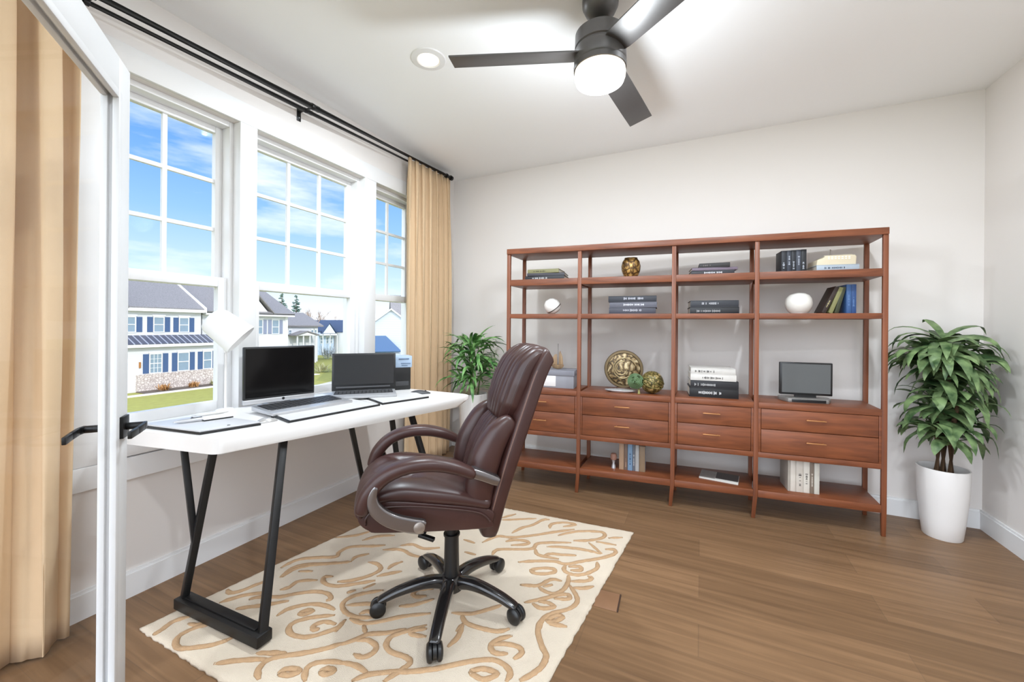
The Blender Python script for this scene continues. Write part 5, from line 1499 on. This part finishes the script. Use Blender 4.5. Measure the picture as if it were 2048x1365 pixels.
bm = BM(); slab(bm, [(-40, 20.40, 2.3), (-52, 20.40, 2.3), (-46, 20.40, 5.7)], 0.05, (0, 1, 0)); part(h, O, 'gable_wall', bm, SIDING)
part(h, O, 'cross_gable', gable_x(BM(), -46, -39.2, 7.2, 11.2, 15.2, 2.4, 6.6), ROOFG)  # unseen gable, added so that its shadow falls across the roof
bm = BM(); slab(bm, [(-39.9, 7.6, 2.3), (-39.9, 14.8, 2.3), (-39.9, 11.2, 6.4)], 0.08, (1, 0, 0)); part(h, O, 'front_gable', bm, SIDING)
for y0, y1, z0, z1 in ((15.20, 15.86, 0.58, 1.70), (17.08, 17.70, 0.57, 1.72), (18.84, 19.46, 0.55, 1.70)): hw(h, O, -40, y0, y1, z0, z1, SHUT)
for y0, y1, g in ((16.42, 17.14, True), (18.30, 19.02, False), (20.16, 20.75, False)): hw(h, O, -39, y0, y1, -2.64, -1.20, SHUT if y0 > 17 else SHUT, g)
part(h, O, 'porch_light', box(BM(), -39.0, -38.9, 15.72, 15.82, -2.2, -1.75), pm('copper_lantern', (176, 120, 66), 0.4, 0.4))

# attached house beyond
O = Vector((-41, 25, GZ))
h = thing('house', 'white house with grey shutters and grey roof behind the middle window', 'house', O, group='houses across the lawn')
part(h, O, 'wall', box(BM(), -52, -40.3, 20.7, 28.8, GZ, 2.1), SIDING)
part(h, O, 'eave_fascia', box(BM(), -40.3, -39.7, 20.7, 29.3, 2.05, 2.30), EXTW)
part(h, O, 'roof', gable_y(BM(), -39.7, -46, -52.4, 20.7, 29.3, 2.22, 5.45), ROOFG)
bm = BM(); slab(bm, [(-40.3, 28.75, 2.1), (-52, 28.75, 2.1), (-46, 28.75, 5.3)], 0.05, (0, 1, 0)); part(h, O, 'gable_wall', bm, SIDING)
part(h, O, 'cross_gable', gable_x(BM(), -45, -39.6, 21.6, 24.3, 27.0, 2.25, 5.2), ROOFG)
bm = BM(); slab(bm, [(-40.0, 22.0, 2.2), (-40.0, 26.7, 2.2), (-40.0, 24.3, 5.0)], 0.08, (1, 0, 0)); part(h, O, 'front_gable', bm, EXTW)
for y0, y1 in ((25.45, 26.12), (27.18, 27.85)): hw(h, O, -40.3, y0, y1, 0.28, 1.66, SHUTG)
part(h, O, 'corner_board', box(BM(), -40.3, -40.2, 28.6, 28.85, GZ, 2.1), EXTW)

# grey roofed house in the distance
O = Vector((-50, 37, GZ))
h = thing('house', 'distant white house with plain grey roof and small gabled porch', 'house', O, group='houses across the lawn')
part(h, O, 'wall', box(BM(), -60, -50, 33.5, 40.55, GZ, 0.9), SIDING)
part(h, O, 'roof', gable_y(BM(), -49.6, -54, -60.4, 33.5, 41.2, 0.95, 2.85), ROOFG)
bm = BM(); slab(bm, [(-50, 40.5, 0.9), (-60, 40.5, 0.9), (-54, 40.5, 2.75)], 0.06, (0, 1, 0)); part(h, O, 'gable_wall', bm, SIDING)
part(h, O, 'porch_roof', gable_x(BM(), -50, -48.4, 35.9, 37.7, 39.5, -0.28, 0.25), ROOFG)
bm = BM(); slab(bm, [(-48.6, 36.2, -0.25), (-48.6, 39.2, -0.25), (-48.6, 37.7, 0.18)], 0.08, (1, 0, 0)); part(h, O, 'porch_gable', bm, EXTW)
for y in (36.3, 37.2, 38.2, 39.1): part(h, O, 'porch_column', box(BM(), -48.75, -48.6, y - 0.07, y + 0.07, GZ, -0.25), EXTW)
bm = BM(); box(bm, -50, -49.93, 37.25, 38.15, GZ, -0.55); part(h, O, 'front_door', bm, pm('pale_door', (206, 210, 214), 0.5))
for y in (36.2, 39.6, 40.1): hw(h, O, -50, y - 0.18, y + 0.18, -0.15, 0.45)
part(h, O, 'chimney_vent', box(BM(), -52.6, -52.3, 36.4, 36.7, 2.2, 2.7), EXTW)

# blue grey gabled house
O = Vector((-60, 51, GZ))
h = thing('house', 'distant blue-grey house with steep white gable and dark roof', 'house', O, group='houses across the lawn')
part(h, O, 'wall', box(BM(), -68, -60, 47.5, 52.0, GZ, 0.0), pm('blue_grey_siding', (176, 194, 214), 0.8, var=0.05))
part(h, O, 'roof', gable_y(BM(), -59.8, -64, -68.4, 47.2, 52.0, 0.0, 1.9), ROOFN)
part(h, O, 'cross_gable', gable_x(BM(), -64, -59.5, 49.2, 50.72, 52.2, -0.25, 1.45), ROOFN)
bm = BM(); slab(bm, [(-59.7, 49.4, -0.25), (-59.7, 52.0, -0.25), (-59.7, 50.72, 1.36)], 0.1, (1, 0, 0)); part(h, O, 'front_gable', bm, pm('pale_blue_gable', (206, 220, 234), 0.8, var=0.03))
part(h, O, 'balcony', box(BM(), -60, -59.0, 48.8, 52.0, -0.62, -0.34), EXTW)
for y in (48.9, 50.4, 51.9): part(h, O, 'balcony_post', box(BM(), -59.1, -59.0, y - 0.05, y + 0.05, GZ, -0.34), EXTW)
for y in (49.4, 50.6, 51.4): hw(h, O, -60, y - 0.2, y + 0.2, -2.0, -1.0)

O = Vector((-58, 55, GZ))
h = thing('house', 'cream gable-ended house right of the blue-grey house', 'house', O, group='houses across the lawn')
part(h, O, 'wall', box(BM(), -67, -58, 52.4, 57.5, GZ, -0.05), EXTW)
bm = BM(); slab(bm, [(-58.0, 52.4, -0.05), (-58.0, 57.5, -0.05), (-58.0, 54.3, 1.95)], 0.06, (1, 0, 0)); part(h, O, 'front_gable', bm, EXTW)
part(h, O, 'roof', gable_x(BM(), -67, -57.7, 52.25, 54.3, 57.8, -0.1, 2.0), ROOFN)
hw(h, O, -58, 53.2, 53.5, -0.9, -0.3)

# house behind the third window: its gable faces the room, so it stands turned
O = Vector((0, 0, 0))
h = thing('house', 'pale house with blue lean-to roof behind the window by the far curtain', 'house', (-24.6, 26.6, GZ), math.radians(44.4), group='houses across the lawn')
PALEB = stripe_mat('pale_blue_siding', (178, 186, 200), (164, 174, 188), 2, 5.0, 0.1, 0.8)
# local: x to the right along the gable wall, y away from the room, z from the ground
part(h, O, 'wall', box(BM(), -1.95, 3.0, 0, 7.5, 0, 4.75), PALEB)
bm = BM(); slab(bm, [(-1.95, 0, 4.75), (3.0, 0, 4.75), (0.52, 0, 6.62)], 0.06, (0, 1, 0)); part(h, O, 'front_gable', bm, PALEB)
bm = BM()
for xa, xb in ((-2.05, 0.52), (3.1, 0.52)):
    slab(bm, [(xa, -0.2, 4.67), (xb, -0.2, 6.62), (xb, 7.5, 6.62), (xa, 7.5, 4.67)], 0.14, (0, 0, 1))
part(h, O, 'roof', bm, EXTW)
bm = BM(); slab(bm, [(0.6, 1.6, 5.4), (8.0, 1.6, 5.4), (8.0, 4.6, 8.1), (0.6, 4.6, 8.1)], 0.14, (0, 0, 1)); slab(bm, [(0.6, 7.6, 5.4), (8.0, 7.6, 5.4), (8.0, 4.6, 8.1), (0.6, 4.6, 8.1)], 0.14, (0, 0, 1)); part(h, O, 'main_roof', bm, ROOFG)
bm = BM(); slab(bm, [(-1.6, 0, 4.32), (0.10, 0, 4.32), (1.35, -1.3, 3.05), (-1.6, -1.3, 3.05)], 0.08, (0, -0.5, 1)); part(h, O, 'lean_to_roof', bm, pm('blue_metal_roof', (66, 92, 126), 0.5, var=0.06))
part(h, O, 'lean_to_wall', box(BM(), -1.5, 1.2, -1.1, 0, 0, 3.0), PALEB)

# trees
EVER = leafmat('pine_green', (48, 74, 66), (104, 128, 108))
BARK = pm('grey_bark', (128, 112, 104), 0.9, var=0.2, scale=30)
def conifer(label, x, y, ztop, R, seed):
    rnd = random.Random(seed); O = Vector((x, y, GZ))
    t = thing('evergreen_tree', label, 'tree', O, group='evergreen trees behind the grey roof')
    Ht = ztop - GZ
    obj('trunk', tube(BM(), [(0, 0, 0), (0, 0, Ht * 0.6), (0, 0, Ht)], [0.28, 0.18, 0.03], 10), BARK, t)
    bm = BM()
    for k in range(120):
        s = rnd.random() ** 0.8; z = Ht * (0.25 + 0.75 * s); r = R * (1.08 - s) * rnd.uniform(0.6, 1.15); a = rnd.uniform(0, 2 * PI)
        d = Vector((math.cos(a), math.sin(a), 0)); tip = d * r + Vector((0, 0, z + 0.10 * r)); sd = Vector((-d.y, d.x, 0))
        n = 5
        for j in range(n):
            p = Vector((0, 0, z)).lerp(tip, 0.25 + 0.75 * (j + 1) / n); L_ = r * 0.26 * (1.1 - 0.5 * j / n)
            for sg in (-1, 1):
                q = p + sd * (sg * L_) + d * L_ * 0.6 + Vector((0, 0, rnd.uniform(-0.15, 0.05)))
                w = d * 0.10 * R * 0.5
                f = [bm.verts.new(p - w), bm.verts.new(q), bm.verts.new(p + w), bm.verts.new(p + Vector((0, 0, 0.12)))]
                bm.faces.new((f[0], f[1], f[3])); bm.faces.new((f[1], f[2], f[3]))
        tube(bm, [Vector((0, 0, z)), tip], [0.05, 0.02], 5)
    obj('needles', bm, EVER, t, smooth=False)
conifer('left of two evergreen trees above the plain grey roof', -64, 44.8, 6.5, 1.9, 3)
conifer('right of two evergreen trees above the plain grey roof', -72, 53.4, 7.0, 2.2, 4)
def bare(label, x, y, Hh, seed, spread=0.5):
    rnd = random.Random(seed); O = Vector((x, y, GZ))
    t = thing('bare_tree', label, 'tree', O, group='bare winter trees')
    tb, bb = BM(), BM()
    def grow(p, d, L_, r, lv):
        q = p + d * L_
        tube(tb if lv == 0 else bb, [p, p.lerp(q, 0.5) + Vector((rnd.uniform(-1, 1), rnd.uniform(-1, 1), 0)) * L_ * 0.04, q], [r, r * 0.85, r * 0.6], 5)
        if lv < 4:
            for k in range(3 if lv else 4):
                dd = (d + Vector((rnd.uniform(-1, 1), rnd.uniform(-1, 1), rnd.uniform(-0.2, 0.7))) * spread).normalized()
                grow(p.lerp(q, rnd.uniform(0.65, 1.0)), dd, L_ * rnd.uniform(0.55, 0.75), r * 0.55, lv + 1)
    grow(Vector((0, 0, 0)), Vector((0, 0, 1)), Hh * 0.38, Hh * 0.018, 0)
    obj('trunk', tb, BARK, t); obj('branches', bb, pm('pale_twigs', (168, 146, 132), 0.9, var=0.1), t)
bare('tall thin bare tree right of the evergreens', -58, 46.0, 9.6, 5, 0.35)
bare('round bare tree behind the blue-grey gable', -71, 57.5, 9.0, 6, 0.75)
bare('bare tree left of the blue-grey gable', -80, 60.5, 9.4, 7, 0.75)
bare('bare tree right of the blue-grey gable', -74, 63.0, 9.2, 8, 0.75)
bare('bare tree behind the cream gable-ended house', -72, 67.5, 8.4, 9, 0.75)
bare('bare tree above the pale house by the far curtain', -40, 45.0, 8.6, 10, 0.7)

# shrubs along the stone base
def shrub(label, x, y, r, hgt, mat, seed, z0=GZ):
    rnd = random.Random(seed)
    t = thing('shrub', label, 'shrub', (x, y, z0), group='small shrubs outside')
    bm = BM()
    for k in range(90):
        a = rnd.uniform(0, 2 * PI)
        leaf(bm, (rnd.uniform(-r, r) * 0.5, rnd.uniform(-r, r) * 0.5, hgt * rnd.uniform(0, 0.3)), a, rnd.uniform(0.4, 1.4), hgt * rnd.uniform(0.5, 1.0), 0.08, rnd.uniform(0.3, 1.2), rnd, 0, 3)
    obj('twigs', bm, mat, t, smooth=False)
RUST = leafmat('rusty_leaves', (150, 104, 60), (206, 160, 104)); OLIVE = leafmat('pale_olive', (146, 142, 100), (190, 186, 146)); GREYT = leafmat('grey_twigs', (120, 126, 134), (190, 194, 200))
shrub('rust coloured shrub at the left of the stone base', -38.0, 16.9, 0.5, 0.62, RUST, 1)
shrub('rust coloured shrub at the middle of the stone base', -38.0, 18.9, 0.45, 0.55, RUST, 2)
shrub('dark shrub at the right end of the stone base', -38.0, 20.5, 0.35, 0.5, OLIVE, 3)
shrub('grey twiggy shrub in front of the blue-grey house', -52, 44.0, 1.4, 2.4, GREYT, 4)
shrub('pale olive shrub near the street', -38, 31.5, 1.2, 1.1, OLIVE, 5)
shrub('pale olive shrub left of the street', -40, 30.0, 1.2, 1.3, OLIVE, 6)
bm = BM(); box(bm, -38.85, -37.4, 15.5, 21.1, GZ, GZ + 0.06); struct('planting_bed', bm, pm('dark_mulch', (96, 84, 74), 0.95, var=0.3, scale=20))
